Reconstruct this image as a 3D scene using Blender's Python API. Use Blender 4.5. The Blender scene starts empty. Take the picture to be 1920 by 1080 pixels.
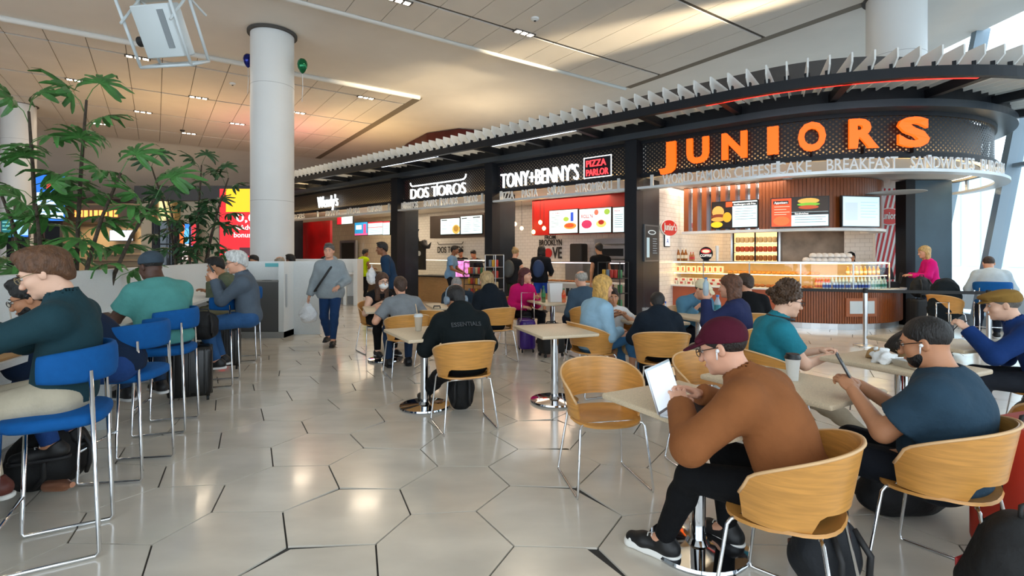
import bpy, bmesh, math, random
import numpy as np
from mathutils import Vector, Matrix
random.seed(7)
S = bpy.context.scene
COL = S.collection
# ---------------------------------------------------------------- camera / light / exposure
cd = bpy.data.cameras.new('camera'); cam = bpy.data.objects.new('camera', cd); COL.objects.link(cam)
cam.location = (0, 0, 1.5); cam.rotation_euler = (math.pi/2, 0, 0)
cd.sensor_width = 36; cd.lens = 18.0; cd.shift_y = -62/1920; cd.clip_start = .05; cd.clip_end = 300
S.camera = cam
W = bpy.data.worlds.new('daylight'); S.world = W; W.use_nodes = True
bg = W.node_tree.nodes['Background']; bg.inputs[0].default_value = (.80, .91, 1.0, 1); bg.inputs[1].default_value = 2.6
S.view_settings.view_transform = 'Standard'; S.view_settings.look = 'None'
S.view_settings.exposure = 0.30; S.view_settings.gamma = 1.0; S.view_settings.use_curve_mapping = False
def alight(name, loc, size, energy, color, rot=(0, 0, 0), size_y=None, parent=None):
    l = bpy.data.lights.new(name, 'AREA'); l.energy = energy; l.color = color; l.size = size
    if size_y: l.shape = 'RECTANGLE'; l.size_y = size_y
    o = bpy.data.objects.new(name, l); COL.objects.link(o); o.location = loc; o.rotation_euler = rot
    if parent: keep(o, parent)
    return o
# ---------------------------------------------------------------- helpers
F = 960.0; HZ = 478.0; H = 1.5
def gp(x, y): d = H/(y-HZ); return ((x-960)*d, F*d)                     # floor point seen at a pixel
def hp(x, y, z): d = (H-z)/(y-HZ); return ((x-960)*d, F*d)              # point at height z
def dp(x, y, Y): return ((x-960)/F*Y, Y, H+(HZ-y)*Y/F)                  # point at depth Y
def keep(o, p):
    o.parent = p; o.matrix_parent_inverse = p.matrix_basis.inverted() if p.type == 'EMPTY' else Matrix()
def tag(o, label=None, cat=None, group=None, kind=None):
    if label: o['label'] = label
    if cat: o['category'] = cat
    if group: o['group'] = group
    if kind: o['kind'] = kind
    return o
def thing(name, label, cat, loc=(0, 0, 0), rz=0, group=None, kind=None):
    o = bpy.data.objects.new(name, None); COL.objects.link(o); o.empty_display_size = .1
    o.location = loc; o.rotation_euler = (0, 0, rz)
    o.matrix_basis = Matrix.Translation(loc) @ Matrix.Rotation(rz, 4, 'Z')
    return tag(o, label, cat, group, kind)
def copy_tree(o, parent=None, label=None):
    c = o.copy(); COL.objects.link(c)
    if parent: c.parent = parent
    for ch in o.children: copy_tree(ch, c)
    if label: c['label'] = label
    return c
def face_rz(d): return math.atan2(d[1], d[0])-math.pi/2                 # local +y towards d
MATS = {}
def lin(c): return tuple(((v/12.92) if v <= .04045 else ((v+.055)/1.055)**2.4) for v in c)
def hexc(h): return lin(tuple(int(h[i:i+2], 16)/255 for i in (0, 2, 4)))
def M(name, col=None, rough=.5, metal=0, noise=0, nscale=20, bump=0, bscale=60, stretch=None, emit=0, coat=0, trans=0, sheen=0, spec=None, alpha=1):
    """one procedural material: base colour with optional noise variation and bump"""
    if name in MATS: return MATS[name]
    if isinstance(col, str): col = hexc(col)
    m = bpy.data.materials.new(name); m.use_nodes = True; MATS[name] = m
    nt = m.node_tree; b = nt.nodes['Principled BSDF']
    b.inputs['Base Color'].default_value = (*col, 1); b.inputs['Roughness'].default_value = rough; b.inputs['Metallic'].default_value = metal
    if coat: b.inputs['Coat Weight'].default_value = coat; b.inputs['Coat Roughness'].default_value = .08
    if trans: b.inputs['Transmission Weight'].default_value = trans; b.inputs['IOR'].default_value = 1.3
    if sheen: b.inputs['Sheen Weight'].default_value = sheen
    if spec is not None: b.inputs['Specular IOR Level'].default_value = spec
    if alpha < 1: b.inputs['Alpha'].default_value = alpha
    if emit: b.inputs['Emission Color'].default_value = (*col, 1); b.inputs['Emission Strength'].default_value = emit
    if noise or bump:
        tc = nt.nodes.new('ShaderNodeTexCoord'); mp = nt.nodes.new('ShaderNodeMapping'); nt.links.new(tc.outputs['Object'], mp.inputs[0])
        if stretch: mp.inputs['Scale'].default_value = stretch
    if noise:
        n = nt.nodes.new('ShaderNodeTexNoise'); n.inputs['Scale'].default_value = nscale; n.inputs['Detail'].default_value = 4
        nt.links.new(mp.outputs[0], n.inputs['Vector'])
        r = nt.nodes.new('ShaderNodeValToRGB'); e = r.color_ramp.elements
        e[0].position = .3; e[1].position = .7
        e[0].color = (*[max(0, c*(1-noise)) for c in col], 1); e[1].color = (*[min(1, c*(1+noise)) for c in col], 1)
        nt.links.new(n.outputs['Fac'], r.inputs[0]); nt.links.new(r.outputs[0], b.inputs['Base Color'])
        if emit: nt.links.new(r.outputs[0], b.inputs['Emission Color'])
    if bump:
        n2 = nt.nodes.new('ShaderNodeTexNoise'); n2.inputs['Scale'].default_value = bscale; n2.inputs['Detail'].default_value = 3
        nt.links.new(mp.outputs[0], n2.inputs['Vector'])
        bn = nt.nodes.new('ShaderNodeBump'); bn.inputs['Strength'].default_value = bump; bn.inputs['Distance'].default_value = .02
        nt.links.new(n2.outputs['Fac'], bn.inputs['Height']); nt.links.new(bn.outputs[0], b.inputs['Normal'])
    return m
def glass(name, col=(.9, .97, 1), alpha=.12, rough=.03):
    if name in MATS: return MATS[name]
    m = bpy.data.materials.new(name); m.use_nodes = True; MATS[name] = m
    nt = m.node_tree; nt.nodes.clear(); out = nt.nodes.new('ShaderNodeOutputMaterial')
    tr = nt.nodes.new('ShaderNodeBsdfTransparent'); gl = nt.nodes.new('ShaderNodeBsdfGlossy'); mx = nt.nodes.new('ShaderNodeMixShader')
    tr.inputs[0].default_value = (*col, 1); gl.inputs['Roughness'].default_value = rough; mx.inputs[0].default_value = alpha
    nt.links.new(tr.outputs[0], mx.inputs[1]); nt.links.new(gl.outputs[0], mx.inputs[2]); nt.links.new(mx.outputs[0], out.inputs[0])
    return m
def mesh_obj(name, V, Fc, mats, parent=None, smooth=False, fm=None, world=True):
    me = bpy.data.meshes.new(name)
    if isinstance(Fc, np.ndarray) and len(Fc):
        n = Fc.shape[1]; V = np.asarray(V, dtype=np.float32)
        me.vertices.add(len(V)); me.vertices.foreach_set('co', V.ravel())
        me.loops.add(Fc.size); me.loops.foreach_set('vertex_index', Fc.astype(np.int32).ravel())
        me.polygons.add(len(Fc)); me.polygons.foreach_set('loop_start', np.arange(0, Fc.size, n, dtype=np.int32))
        me.update(calc_edges=True); me.validate()
    else:
        me.from_pydata([tuple(v) for v in V], [], [tuple(f) for f in Fc]); me.update()
    for m in (mats if isinstance(mats, (list, tuple)) else [mats]): me.materials.append(m)
    if fm is not None: me.polygons.foreach_set('material_index', np.asarray(fm, dtype=np.int32))
    if smooth is True: me.polygons.foreach_set('use_smooth', np.ones(len(me.polygons), dtype=bool))
    elif smooth:
        me.polygons.foreach_set('use_smooth', np.ones(len(me.polygons), dtype=bool)); me.set_sharp_from_angle(angle=math.radians(smooth))
    o = bpy.data.objects.new(name, me); COL.objects.link(o)
    if parent:
        if world: keep(o, parent)
        else: o.parent = parent
    return o
class MB:
    """collects shapes of one part; build() links them as one mesh"""
    def __init__(s): s.v = []; s.f = []; s.m = []
    def add(s, V, Fs, mi=0):
        n = len(s.v); s.v += [tuple(p) for p in V]; s.f += [tuple(i+n for i in f) for f in Fs]; s.m += [mi]*len(Fs); return s
    def box(s, c, d, rz=0, mi=0, rx=0, ry=0):
        R = Matrix.Rotation(rz, 3, 'Z') @ Matrix.Rotation(ry, 3, 'Y') @ Matrix.Rotation(rx, 3, 'X'); c = Vector(c)
        V = [c+R @ Vector((sx*d[0]/2, sy*d[1]/2, sz*d[2]/2)) for sz in (-1, 1) for sy in (-1, 1) for sx in (-1, 1)]
        return s.add(V, [(0, 2, 3, 1), (4, 5, 7, 6), (0, 1, 5, 4), (2, 6, 7, 3), (0, 4, 6, 2), (1, 3, 7, 5)], mi)
    def rbox(s, c, d, r=.01, rz=0, mi=0, n=3, rx=0, ry=0):
        """box with rounded vertical corners and softened top and bottom"""
        R = Matrix.Rotation(rz, 3, 'Z') @ Matrix.Rotation(ry, 3, 'Y') @ Matrix.Rotation(rx, 3, 'X'); c = Vector(c)
        r = min(r, d[0]/2.01, d[1]/2.01, d[2]/2.01); out = []
        for z, ins in ((-d[2]/2, r*.7), (-d[2]/2+r*.3, r*.2), (-d[2]/2+r, 0), (d[2]/2-r, 0), (d[2]/2-r*.3, r*.2), (d[2]/2, r*.7)):
            ring = []
            for q in range(4):
                sx, sy = ((1, 1), (-1, 1), (-1, -1), (1, -1))[q]
                for k in range(n+1):
                    a = math.pi/2*(q+k/n)
                    ring.append(c+R @ Vector((sx*(d[0]/2-r)+(r-ins)*math.cos(a), sy*(d[1]/2-r)+(r-ins)*math.sin(a), z)))
            out.append(ring)
        return s.rings(out, True, True, mi)
    def rings(s, rings, cap0=True, cap1=True, mi=0, closed=True):
        n = len(rings[0]); V = [p for r in rings for p in r]; Fs = []
        for i in range(len(rings)-1):
            for j in range(n if closed else n-1):
                k = (j+1) % n; Fs.append((i*n+j, i*n+k, (i+1)*n+k, (i+1)*n+j))
        if cap0: Fs.append(tuple(range(n-1, -1, -1)))
        if cap1: Fs.append(tuple((len(rings)-1)*n+j for j in range(n)))
        return s.add(V, Fs, mi)
    def tube(s, pts, r, n=8, mi=0, closed=False, caps=True):
        pts = [Vector(p) for p in pts]; rr = r if isinstance(r, (list, tuple)) else [r]*len(pts); rings = []; up = None
        for i, p in enumerate(pts):
            a = pts[i-1] if (i or closed) else p; b = pts[(i+1) % len(pts)] if (i < len(pts)-1 or closed) else p
            t = (b-a).normalized()
            if up is None: up = Vector((0, 0, 1)) if abs(t.z) < .9 else Vector((1, 0, 0))
            x = t.cross(up).normalized(); up = x.cross(t).normalized()
            rings.append([p+(x*math.cos(2*math.pi*k/n)+up*math.sin(2*math.pi*k/n))*rr[i] for k in range(n)])
        if closed: rings.append(rings[0])
        return s.rings(rings, caps and not closed, caps and not closed, mi)
    def lathe(s, prof, n=16, c=(0, 0, 0), mi=0, ax=None):
        c = Vector(c); rings = []
        for r, z in prof: rings.append([c+Vector((r*math.cos(2*math.pi*k/n), r*math.sin(2*math.pi*k/n), z)) for k in range(n)])
        if ax is not None:
            q = Vector((0, 0, 1)).rotation_difference(Vector(ax)); rings = [[c+q @ (p-c) for p in r] for r in rings]
        return s.rings(rings, True, True, mi)
    def ell(s, c, r, n=12, m=8, mi=0, R=None):
        c = Vector(c); rings = []
        for i in range(m+1):
            a = -math.pi/2+math.pi*min(max(i/m, .01), .99)
            rings.append([Vector((r[0]*math.cos(a)*math.cos(2*math.pi*k/n), r[1]*math.cos(a)*math.sin(2*math.pi*k/n), r[2]*math.sin(a))) for k in range(n)])
        return s.rings([[c+(R @ p if R else p) for p in g] for g in rings], True, True, mi)
    def prism(s, poly, z0, z1, mi=0):
        n = len(poly); V = [(p[0], p[1], z0) for p in poly]+[(p[0], p[1], z1) for p in poly]
        return s.add(V, [tuple(range(n-1, -1, -1)), tuple(range(n, 2*n))]+[(i, (i+1) % n, n+(i+1) % n, n+i) for i in range(n)], mi)
    def slab(s, fn, nu, nv, th=0, mi=0):
        """surface fn(u,v)->point, optional thickness along fn normal estimate"""
        G = [[Vector(fn(i/nu, j/nv)) for j in range(nv+1)] for i in range(nu+1)]
        def idx(i, j): return i*(nv+1)+j
        V = [p for r in G for p in r]; Fs = [(idx(i, j), idx(i+1, j), idx(i+1, j+1), idx(i, j+1)) for i in range(nu) for j in range(nv)]
        if th:
            N = []
            for i in range(nu+1):
                for j in range(nv+1):
                    du = G[min(i+1, nu)][j]-G[max(i-1, 0)][j]; dv = G[i][min(j+1, nv)]-G[i][max(j-1, 0)]; N.append(du.cross(dv).normalized())
            o = len(V); V = V+[p-n*th for p, n in zip(V, N)]
            Fs = Fs+[tuple(reversed([k+o for k in f])) for f in Fs]
            E = [[idx(i, 0) for i in range(nu+1)], [idx(nu, j) for j in range(nv+1)], [idx(i, nv) for i in range(nu, -1, -1)], [idx(0, j) for j in range(nv, -1, -1)]]
            for e in E: Fs += [(e[k+1], e[k], e[k]+o, e[k+1]+o) for k in range(len(e)-1)]
        return s.add(V, Fs, mi)
    def build(s, name, mat, parent=None, smooth=False, world=True):
        mats = mat if isinstance(mat, (list, tuple)) else [mat]
        return mesh_obj(name, s.v, s.f, mats, parent, smooth, s.m if len(mats) > 1 else None, world)
TXT = {}
def text_mesh(body, size=1, ext=.02, bold=0.0, width=None):
    """letters as a solid mesh: x along the line from 0, y up from the baseline, z depth"""
    key = (body, bold)
    if key not in TXT:
        cu = bpy.data.curves.new('t', 'FONT'); cu.body = body; cu.extrude = .5; cu.offset = bold; cu.resolution_u = 3
        o = bpy.data.objects.new('t', cu); COL.objects.link(o)
        dg = bpy.context.evaluated_depsgraph_get(); me = bpy.data.meshes.new_from_object(o.evaluated_get(dg))
        TXT[key] = (np.array([v.co[:] for v in me.vertices]), [tuple(p.vertices) for p in me.polygons])
        bpy.data.objects.remove(o); bpy.data.curves.remove(cu); bpy.data.meshes.remove(me)
    V, Fs = TXT[key]; V = V.copy(); V[:, 0] -= V[:, 0].min()
    w = V[:, 0].max(); k = size/.73
    V[:, 0] *= (width/w if width else k); V[:, 1] *= k; V[:, 2] *= 2*ext
    return V, Fs
# ================================================================ STRUCTURE
STEEL = M('brushed steel', (.62, .64, .66), .28, 1); CHROME = M('chrome', (.75, .77, .8), .08, 1)
BLACK = M('black painted metal', (.008, .010, .014), .45, spec=.25); NAVY = M('navy black panel', (.012, .018, .026), .4, noise=.2, nscale=3, spec=.3)
WHITEP = M('white paint', (.78, .80, .80), .5); RUB = M('black rubber', (.012, .012, .013), .6)
# ---- floor of large hexagon tiles
TILE = M('polished stone tile', (.70, .645, .555), .17, noise=.11, nscale=1.6, stretch=(1, 2.2, 1), bump=.012, bscale=9, coat=.25)
fl = MB(); fl.box((-4, 12, -.06), (44, 40, .1)); floor = fl.build('floor', M('dark grout', (.03, .03, .03), .7)); tag(floor, 'polished cream stone floor of large hexagon tiles with dark joints', 'floor', kind='structure')
hs = .385; rr3 = math.sqrt(3)*hs; hexes = []
def jit(x, y):
    k = (round(x*50), round(y*50)); r = random.Random(k[0]*7919+k[1]); return (x+r.uniform(-.045, .045), y+r.uniform(-.04, .04))
for i in range(-36, 24):
    for j in range(-6, 48):
        cx = -.9375+1.5*hs*i; cy = 2.975+rr3*(j+(i % 2)/2)
        if cy < -3 or cy > 27: continue
        P = [jit(cx+hs*math.cos(math.pi/3*k), cy+hs*math.sin(math.pi/3*k)) for k in range(6)]
        cc = (sum(p[0] for p in P)/6, sum(p[1] for p in P)/6); g = []
        for p in P:
            dx, dy = cc[0]-p[0], cc[1]-p[1]; L = math.hypot(dx, dy); g.append((p[0]+dx/L*.0055, p[1]+dy/L*.0055))
        vis = cy > 1.3 and abs(cx) < cy*1.08+.5
        hexes.append((cx*cx+cy*cy if vis else 1e6+cx*cx+cy*cy, g))
hexes.sort(key=lambda h: h[0]); rest = MB()
for k, (d, g) in enumerate(hexes):
    if k < 300: m = MB(); m.prism(g, -.012, 0); m.build('floor_tile', TILE, floor)
    else: rest.prism(g, -.012, 0)
tag(rest.build('floor_tiles', TILE, floor), kind='stuff')
# ---- ceiling
CA = Vector((-.571, .821, 0)); CB = Vector((.821, .571, 0)); ZC = 6.7
def cab(a, b, z): v = CA*a+CB*b; return (v.x, v.y, z)
PLAS = M('pale plaster', (.78, .75, .70), .75, noise=.05, nscale=.7); DARKJ = M('ceiling joint', (.10, .085, .07), .8)
PAN = M('ceiling panel', (.75, .71, .65), .7, noise=.04, nscale=.9)
cm = MB()
cm.box((-7, 12.5, ZC+.09), (36, 39, .1))
ceil = cm.build('ceiling', PLAS); tag(ceil, 'pale plaster ceiling high over the food hall with bands of long panels', 'ceiling', kind='structure')
def cbox(mb, a0, a1, b0, b1, z0, z1):
    mb.add([cab(a0, b0, z0), cab(a1, b0, z0), cab(a1, b1, z0), cab(a0, b1, z0), cab(a0, b0, z1), cab(a1, b0, z1), cab(a1, b1, z1), cab(a0, b1, z1)],
           [(0, 1, 2, 3), (7, 6, 5, 4), (0, 4, 5, 1), (1, 5, 6, 2), (2, 6, 7, 3), (3, 7, 4, 0)])
TRIM = M('white ceiling trim', (.74, .73, .70), .5)
for (a0, a1, b0, b1, rows) in ((15.7, 28.6, -9, 7.0, (15.7, 16.55, 19.8, 22.9, 26.0, 28.6)), (4.2, 11.0, -8.4, 11.9, (4.2, 6.6, 9.68, 11.0))):
    m = MB(); cbox(m, a0, a1, b0, b1, ZC+.012, ZC+.045); m.build('panel_backing', DARKJ, ceil)
    nb = round((b1-b0)/.77); w = (b1-b0)/nb
    for r in range(len(rows)-1):
        sl = .05 if r else .012
        for q in range(nb):
            m = MB(); cbox(m, rows[r]+sl, rows[r+1]-(.05 if rows[r+1] not in (a1,) else .01), b0+q*w+.008, b0+(q+1)*w-.008, ZC-.02, ZC+.01); m.build('ceiling_panel', PAN, ceil)
for i, (a, b0, b1) in enumerate(((15.62, -9, 7.15), (11.08, -8.4, 12))):
    m = MB(); m.tube([cab(a, b0, ZC-.01), cab(a, b1, ZC-.01)], .07, 8); m.build('ceiling_trim', TRIM, ceil, smooth=True)
m = MB(); cbox(m, 15.7, 28.6, 7.02, 7.28, ZC-.01, ZC+.04); m.build('ceiling_trim', M('shadow gap', (.2, .17, .13), .7), ceil)
m = MB(); cbox(m, 4.2, 11.0, 11.92, 12.15, ZC-.01, ZC+.04); m.build('ceiling_trim', MATS['shadow gap'], ceil)
m = MB()   # curved bulkhead where the ceiling sweeps down at the far side
def sweepdown(u, v):
    a = 28.4+9*u; b = -14+26*v; z = ZC+.02-2.0*(u*u*(3-2*u))+.35*math.sin(v*7)*u*(1-u)
    return cab(a, b, z)
m.slab(sweepdown, 14, 20); m.build('ceiling_sweep', PLAS, ceil, smooth=True)
# unseen warm spotlight added to graze the ceiling, standing for the low sun's streak
sl = bpy.data.lights.new('sun_streak_spot', 'SPOT'); sl.energy = 20000; sl.color = (1, .80, .52); sl.spot_size = math.radians(13); sl.spot_blend = .9; sl.shadow_soft_size = .15
so_ = bpy.data.objects.new('sun_streak_spot', sl); COL.objects.link(so_); so_.location = (9.7, 7.7, 5.8); so_.rotation_euler = (Vector((-.5, 14.1, 6.9))-Vector((9.7, 7.7, 5.8))).to_track_quat('-Z', 'Y').to_euler()
# ---- columns
COLM = M('white column', (.74, .76, .76), .45, noise=.03, nscale=1)
def column(x, y, r, ztop, lab, zb=0):
    t = thing('column', lab, 'column', (x, y, zb), kind='structure')
    m = MB(); m.lathe([(r, zb), (r, ztop)], 40, (x, y, 0)); m.build('shaft', COLM, t, smooth=40)
    m = MB(); m.lathe([(r*1.004, 2.75), (r*1.004, 2.757)], 40, (x, y, 0)); m.lathe([(r*1.004, 5.45), (r*1.004, 5.457)], 40, (x, y, 0)); m.build('joint', M('column joint', (.35, .36, .36), .6), t, smooth=40)
    m = MB(); m.lathe([(r*1.14, ZC-.03), (r*1.14, ZC+.03)], 40, (x, y, 0)); m.build('collar', M('dark recess', (.08, .075, .07), .8), t, smooth=40)
column(-5.66, 12.1, .475, ZC, 'tall round white column beside the floating balloons')
column(-17.05, 17.7, .46, ZC, 'round white column behind the tall palm and the flight screens')
column(7.72, 10.3, .5, ZC, 'round white column rising out of the curved restaurant roof', 5.0)
# ---- right window wall, leaning outwards
MUL = M('grey blue steel', (.22, .30, .37), .45); GL = glass('window glass', (.93, .98, 1), .06)
wr = thing('window_1', 'tall leaning glass wall with grey blue steel mullions', 'window', (9.6, 12, 0), kind='structure')
def wp(Y, Z, o=0): return (9.6+.2*Z+o, Y, Z)
ys = [-3.6+1.42*k for k in range(22)]
for k, y in enumerate(ys):
    m = MB(); m.add([wp(y-.07, 0, -.1), wp(y+.07, 0, -.1), wp(y+.07, 0, .22), wp(y-.07, 0, .22), wp(y-.07, ZC+.1, -.1), wp(y+.07, ZC+.1, -.1), wp(y+.07, ZC+.1, .22), wp(y-.07, ZC+.1, .22)],
        [(3, 2, 1, 0), (4, 5, 6, 7), (0, 1, 5, 4), (1, 2, 6, 5), (2, 3, 7, 6), (3, 0, 4, 7)]); m.build('mullion', MUL, wr)
    if k < len(ys)-1:
        for z0, z1 in ((.25, 3.3), (3.38, ZC)):
            m = MB(); y0, y1 = y+.07, ys[k+1]-.07
            m.add([wp(y0, z0, .1), wp(y1, z0, .1), wp(y1, z1, .1), wp(y0, z1, .1)], [(0, 1, 2, 3)]); m.build('pane', GL, wr)
for z0, z1 in ((0, .25), (3.3, 3.38)):
    m = MB(); m.add([wp(ys[0], z0, .02), wp(ys[-1], z0, .02), wp(ys[-1], z0, .18), wp(ys[0], z0, .18), wp(ys[0], z1, .02), wp(ys[-1], z1, .02), wp(ys[-1], z1, .18), wp(ys[0], z1, .18)],
        [(3, 2, 1, 0), (4, 5, 6, 7), (0, 1, 5, 4), (1, 2, 6, 5), (2, 3, 7, 6), (3, 0, 4, 7)]); m.build('transom', MUL, wr)
# ---- far enclosing walls
MAUVE = M('mauve wall', (.26, .17, .17), .7, noise=.08, nscale=.6); DRED = M('dark red panel', (.12, .018, .018), .5, noise=.2, nscale=1)
m = MB(); m.box((-6, 31.5, 3.3), (44, .2, 7)); tag(m.build('wall_back', MAUVE), kind='structure', label='dim mauve wall closing the hall far behind the shops', cat='wall')
m = MB(); m.box((-24.5, 12, 3.3), (.2, 40, 7)); tag(m.build('wall_left', MAUVE), kind='structure', label='dim mauve wall far behind the palms', cat='wall')
# curved dark red wall above the shops
pl = [(-8.2, 29.5), (-6.1, 26.5), (-4.9, 23.9), (-3.65, 21.9), (-2.2, 21.1), (-.9, 21.6), (0, 23.1), (1.2, 26.0)]
m = MB(); m.slab(lambda u, v: (lambda t, f: (pl[t][0]*(1-f)+pl[t+1][0]*f, pl[t][1]*(1-f)+pl[t+1][1]*f, 3.6+3.1*v))(min(int(u*7), 6), u*7-min(int(u*7), 6)), 28, 1, .1)
tag(m.build('wall_red', DRED, smooth=True), 'dark red curved wall rising to the ceiling above the shop canopy', 'wall', kind='structure')
# ---- outside: apron and pale glass building
m = MB(); m.box((60, 20, -1.2), (100, 140, .2)); tag(m.build('apron', M('pale concrete', (.75, .78, .8), .8)), 'pale sunlit concrete outside the glass wall', 'ground', kind='structure')
ob = thing('glass_building', 'pale teal glass building seen outside through the leaning windows', 'building', (34, 38, -1))
m = MB(); m.box((34, 38, 3), (10, 50, 8)); m.box((34, 38, 7.2), (10.6, 50.6, .5)); m.build('wall', M('pale concrete', (.75, .78, .8), .8), ob)
PT = M('pale teal glass', (.62, .80, .82), .3)
for k in range(34):
    m = MB(); m.box((28.96, 14+k*1.4, 3.6), (.08, 1.1, 5.6)); m.build('window', PT, ob)
# ================================================================ SHOP FRONT: straight run that turns into a rotunda
C0 = Vector((6.5, 11.75, 0)); R0 = 3.55; FN = Vector((-.6526, -.758, 0)).normalized(); FU = Vector((-FN.y*-1, -FN.x*1, 0))
FU = Vector((-.758, .6526, 0)).normalized(); AN0 = math.atan2(FN.y, FN.x)
CC = Vector((6.8, 12.2, 0))
def path(c, R, s, off, z):
    if s >= 0: p = c+FN*(R+off)+FU*s
    else: a = AN0-s/R; p = c+Vector((math.cos(a), math.sin(a), 0))*(R+off)
    return Vector((p.x, p.y, z))
def fp(s, off, z): return path(C0, R0, s, off, z)
def sx(x, off=0, c=C0, R=R0, lo=-5.2, hi=19):
    """path coordinate whose point shows at image column x"""
    t = (x-960)/F; best = None; s = hi
    prev = None
    while s > lo:
        p = path(c, R, s, off, 0); d = p.x/p.y-t
        if prev is not None and prev*d <= 0: return s+.01
        prev = d; s -= .02
    return lo
def steps(s0, s1, st=.16):
    lo, hi = min(s0, s1), max(s0, s1); out = [hi]
    if hi > 0 and lo >= 0: out = [hi, lo]
    elif hi > 0:
        out = [hi, 0.0]; n = max(2, int(-lo/st)); out += [lo*k/n for k in range(1, n+1)]
    else:
        n = max(2, int((hi-lo)/st)); out = [hi+(lo-hi)*k/n for k in range(n+1)]
    return out
def sweep(mb, s0, s1, o0, o1, z0, z1, c=C0, R=R0, mi=0):
    rings = [[path(c, R, s, o0, z0), path(c, R, s, o1, z0), path(c, R, s, o1, z1), path(c, R, s, o0, z1)] for s in steps(s0, s1)]
    return mb.rings(rings, True, True, mi)
def ftext(parent, body, s_left, s_right, off, z, h, mat, bold=0, ext=.02, name='lettering', c=C0, R=R0):
    V, Fs = text_mesh(body, h, ext, bold, abs(s_left-s_right))
    P = [path(c, R, s_left-v[0], off+v[2], z+v[1]) for v in V]
    return mesh_obj(name, P, Fs, [mat], parent)
def mnode(nt, op, a, b=None, c=None):
    n = nt.nodes.new('ShaderNodeMath'); n.operation = op
    for i, v in enumerate((a, b, c)):
        if v is None: continue
        if isinstance(v, (int, float)): n.inputs[i].default_value = v
        else: nt.links.new(v, n.inputs[i])
    return n.outputs[0]
def perforated():
    m = bpy.data.materials.new('perforated black metal'); m.use_nodes = True; nt = m.node_tree; b = nt.nodes['Principled BSDF']; out = nt.nodes['Material Output']
    b.inputs['Base Color'].default_value = (.010, .012, .016, 1); b.inputs['Specular IOR Level'].default_value = .3; b.inputs['Roughness'].default_value = .4
    uv = nt.nodes.new('ShaderNodeUVMap'); sp = nt.nodes.new('ShaderNodeSeparateXYZ'); nt.links.new(uv.outputs[0], sp.inputs[0]); res = []
    for o in (0, .5):
        fx = mnode(nt, 'MULTIPLY', mnode(nt, 'SUBTRACT', mnode(nt, 'FRACT', mnode(nt, 'ADD', mnode(nt, 'DIVIDE', sp.outputs[0], .096), o)), .5), .096)
        fy = mnode(nt, 'MULTIPLY', mnode(nt, 'SUBTRACT', mnode(nt, 'FRACT', mnode(nt, 'ADD', mnode(nt, 'DIVIDE', sp.outputs[1], .084), o)), .5), .084)
        res.append(mnode(nt, 'ADD', mnode(nt, 'MULTIPLY', fx, fx), mnode(nt, 'MULTIPLY', fy, fy)))
    hole = mnode(nt, 'LESS_THAN', mnode(nt, 'MINIMUM', res[0], res[1]), .0155**2)
    tr = nt.nodes.new('ShaderNodeBsdfTransparent'); mx = nt.nodes.new('ShaderNodeMixShader')
    nt.links.new(hole, mx.inputs[0]); nt.links.new(b.outputs[0], mx.inputs[1]); nt.links.new(tr.outputs[0], mx.inputs[2]); nt.links.new(mx.outputs[0], out.inputs[0]); return m
PERF = perforated()
WARM = (1, .74, .42)
LED = M('warm led strip', (1, .72, .38), emit=22); CREAMB = M('cream backing', (.30, .25, .18), .6)
LITW = M('lit white letter', (.93, .97, 1), emit=1.5); LITO = M('lit orange letter', (1, .115, .004), emit=1.05); LITR = M('lit red letter', (1, .05, .06), emit=1.5)
LETW = M('satin aluminium letter', (.72, .74, .75), .4); RAIL = M('pale metal rail', (.66, .70, .72), .35, .3)
SEND = -3.55*math.radians(125); CEND = -3.55*math.radians(98)
def sign_band(label, s0, s1):
    """perforated band with its lit backing"""
    p = fp((s0+s1)/2, -.2, 3.16); t = thing('sign_band', label, 'shop sign', (p.x, p.y, 3.16))
    st = steps(s0, s1, .1); V = []; Fs = []; UV = []
    for s in st:
        for z in (3.18, 3.80): V.append(fp(s, -.22, z)); UV.append((s*(1 if s > 0 else .94), z))
    for i in range(len(st)-1): Fs.append((2*i, 2*i+2, 2*i+3, 2*i+1))
    o = mesh_obj('perforated_panel', V, Fs, [PERF], t); ul = o.data.uv_layers.new(name='UVMap')
    for l in o.data.loops: ul.data[l.index].uv = UV[l.vertex_index]
    m = MB(); sweep(m, s0, s1, -.26, -.16, 3.10, 3.19); sweep(m, s0, s1, -.26, -.18, 3.79, 3.86); m.build('frame', BLACK, t)
    m = MB(); sweep(m, s0, s1, -.42, -.40, 3.12, 3.84); m.build('backing', CREAMB, t)
    m = MB(); sweep(m, s0, s1, -.36, -.31, 3.135, 3.155); m.build('led_strip', LED, t)
    return t
sP1, sP1b, sP2, sP2b, sP3, sP3b, sP4 = 2.15, 2.42, 6.175, 6.437, 10.14, 10.46, 17.6
bJ = sign_band('black perforated band with big glowing orange letters JUNIORS', sP1, SEND)
bT = sign_band("black perforated band with white lit letters TONY+BENNY'S", sP2, sP1b)
bD = sign_band('black perforated band with white lit letters DOS TOROS under a horned bar', sP3, sP2b)
bW = sign_band("dim perforated band with white lit script Wendy's", sP4, sP3b)
for ch, x0, x1 in (('J', 1236, 1267), ('U', 1288, 1329), ('N', 1354, 1400), ('I', 1440, 1459), ('O', 1496, 1549), ('R', 1591, 1647), ('S', 1683, 1741)):
    a, b = sx(x0, -.1), sx(x1, -.1); k = ftext(bJ, ch, a, b, -.1, 3.275, .46, LITO, .042, .03, 'letter')
    m = MB(); q = fp((a+b)/2, -.12, 3.2); m.box((q.x, q.y, 3.22), (.02, .08, .12)); m.build('standoff', BLACK, k)
ftext(bT, "TONY+BENNY'S", sx(940, -.12), sx(1085, -.12), -.12, 3.2, .38, LITW, -.006, .03)
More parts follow.
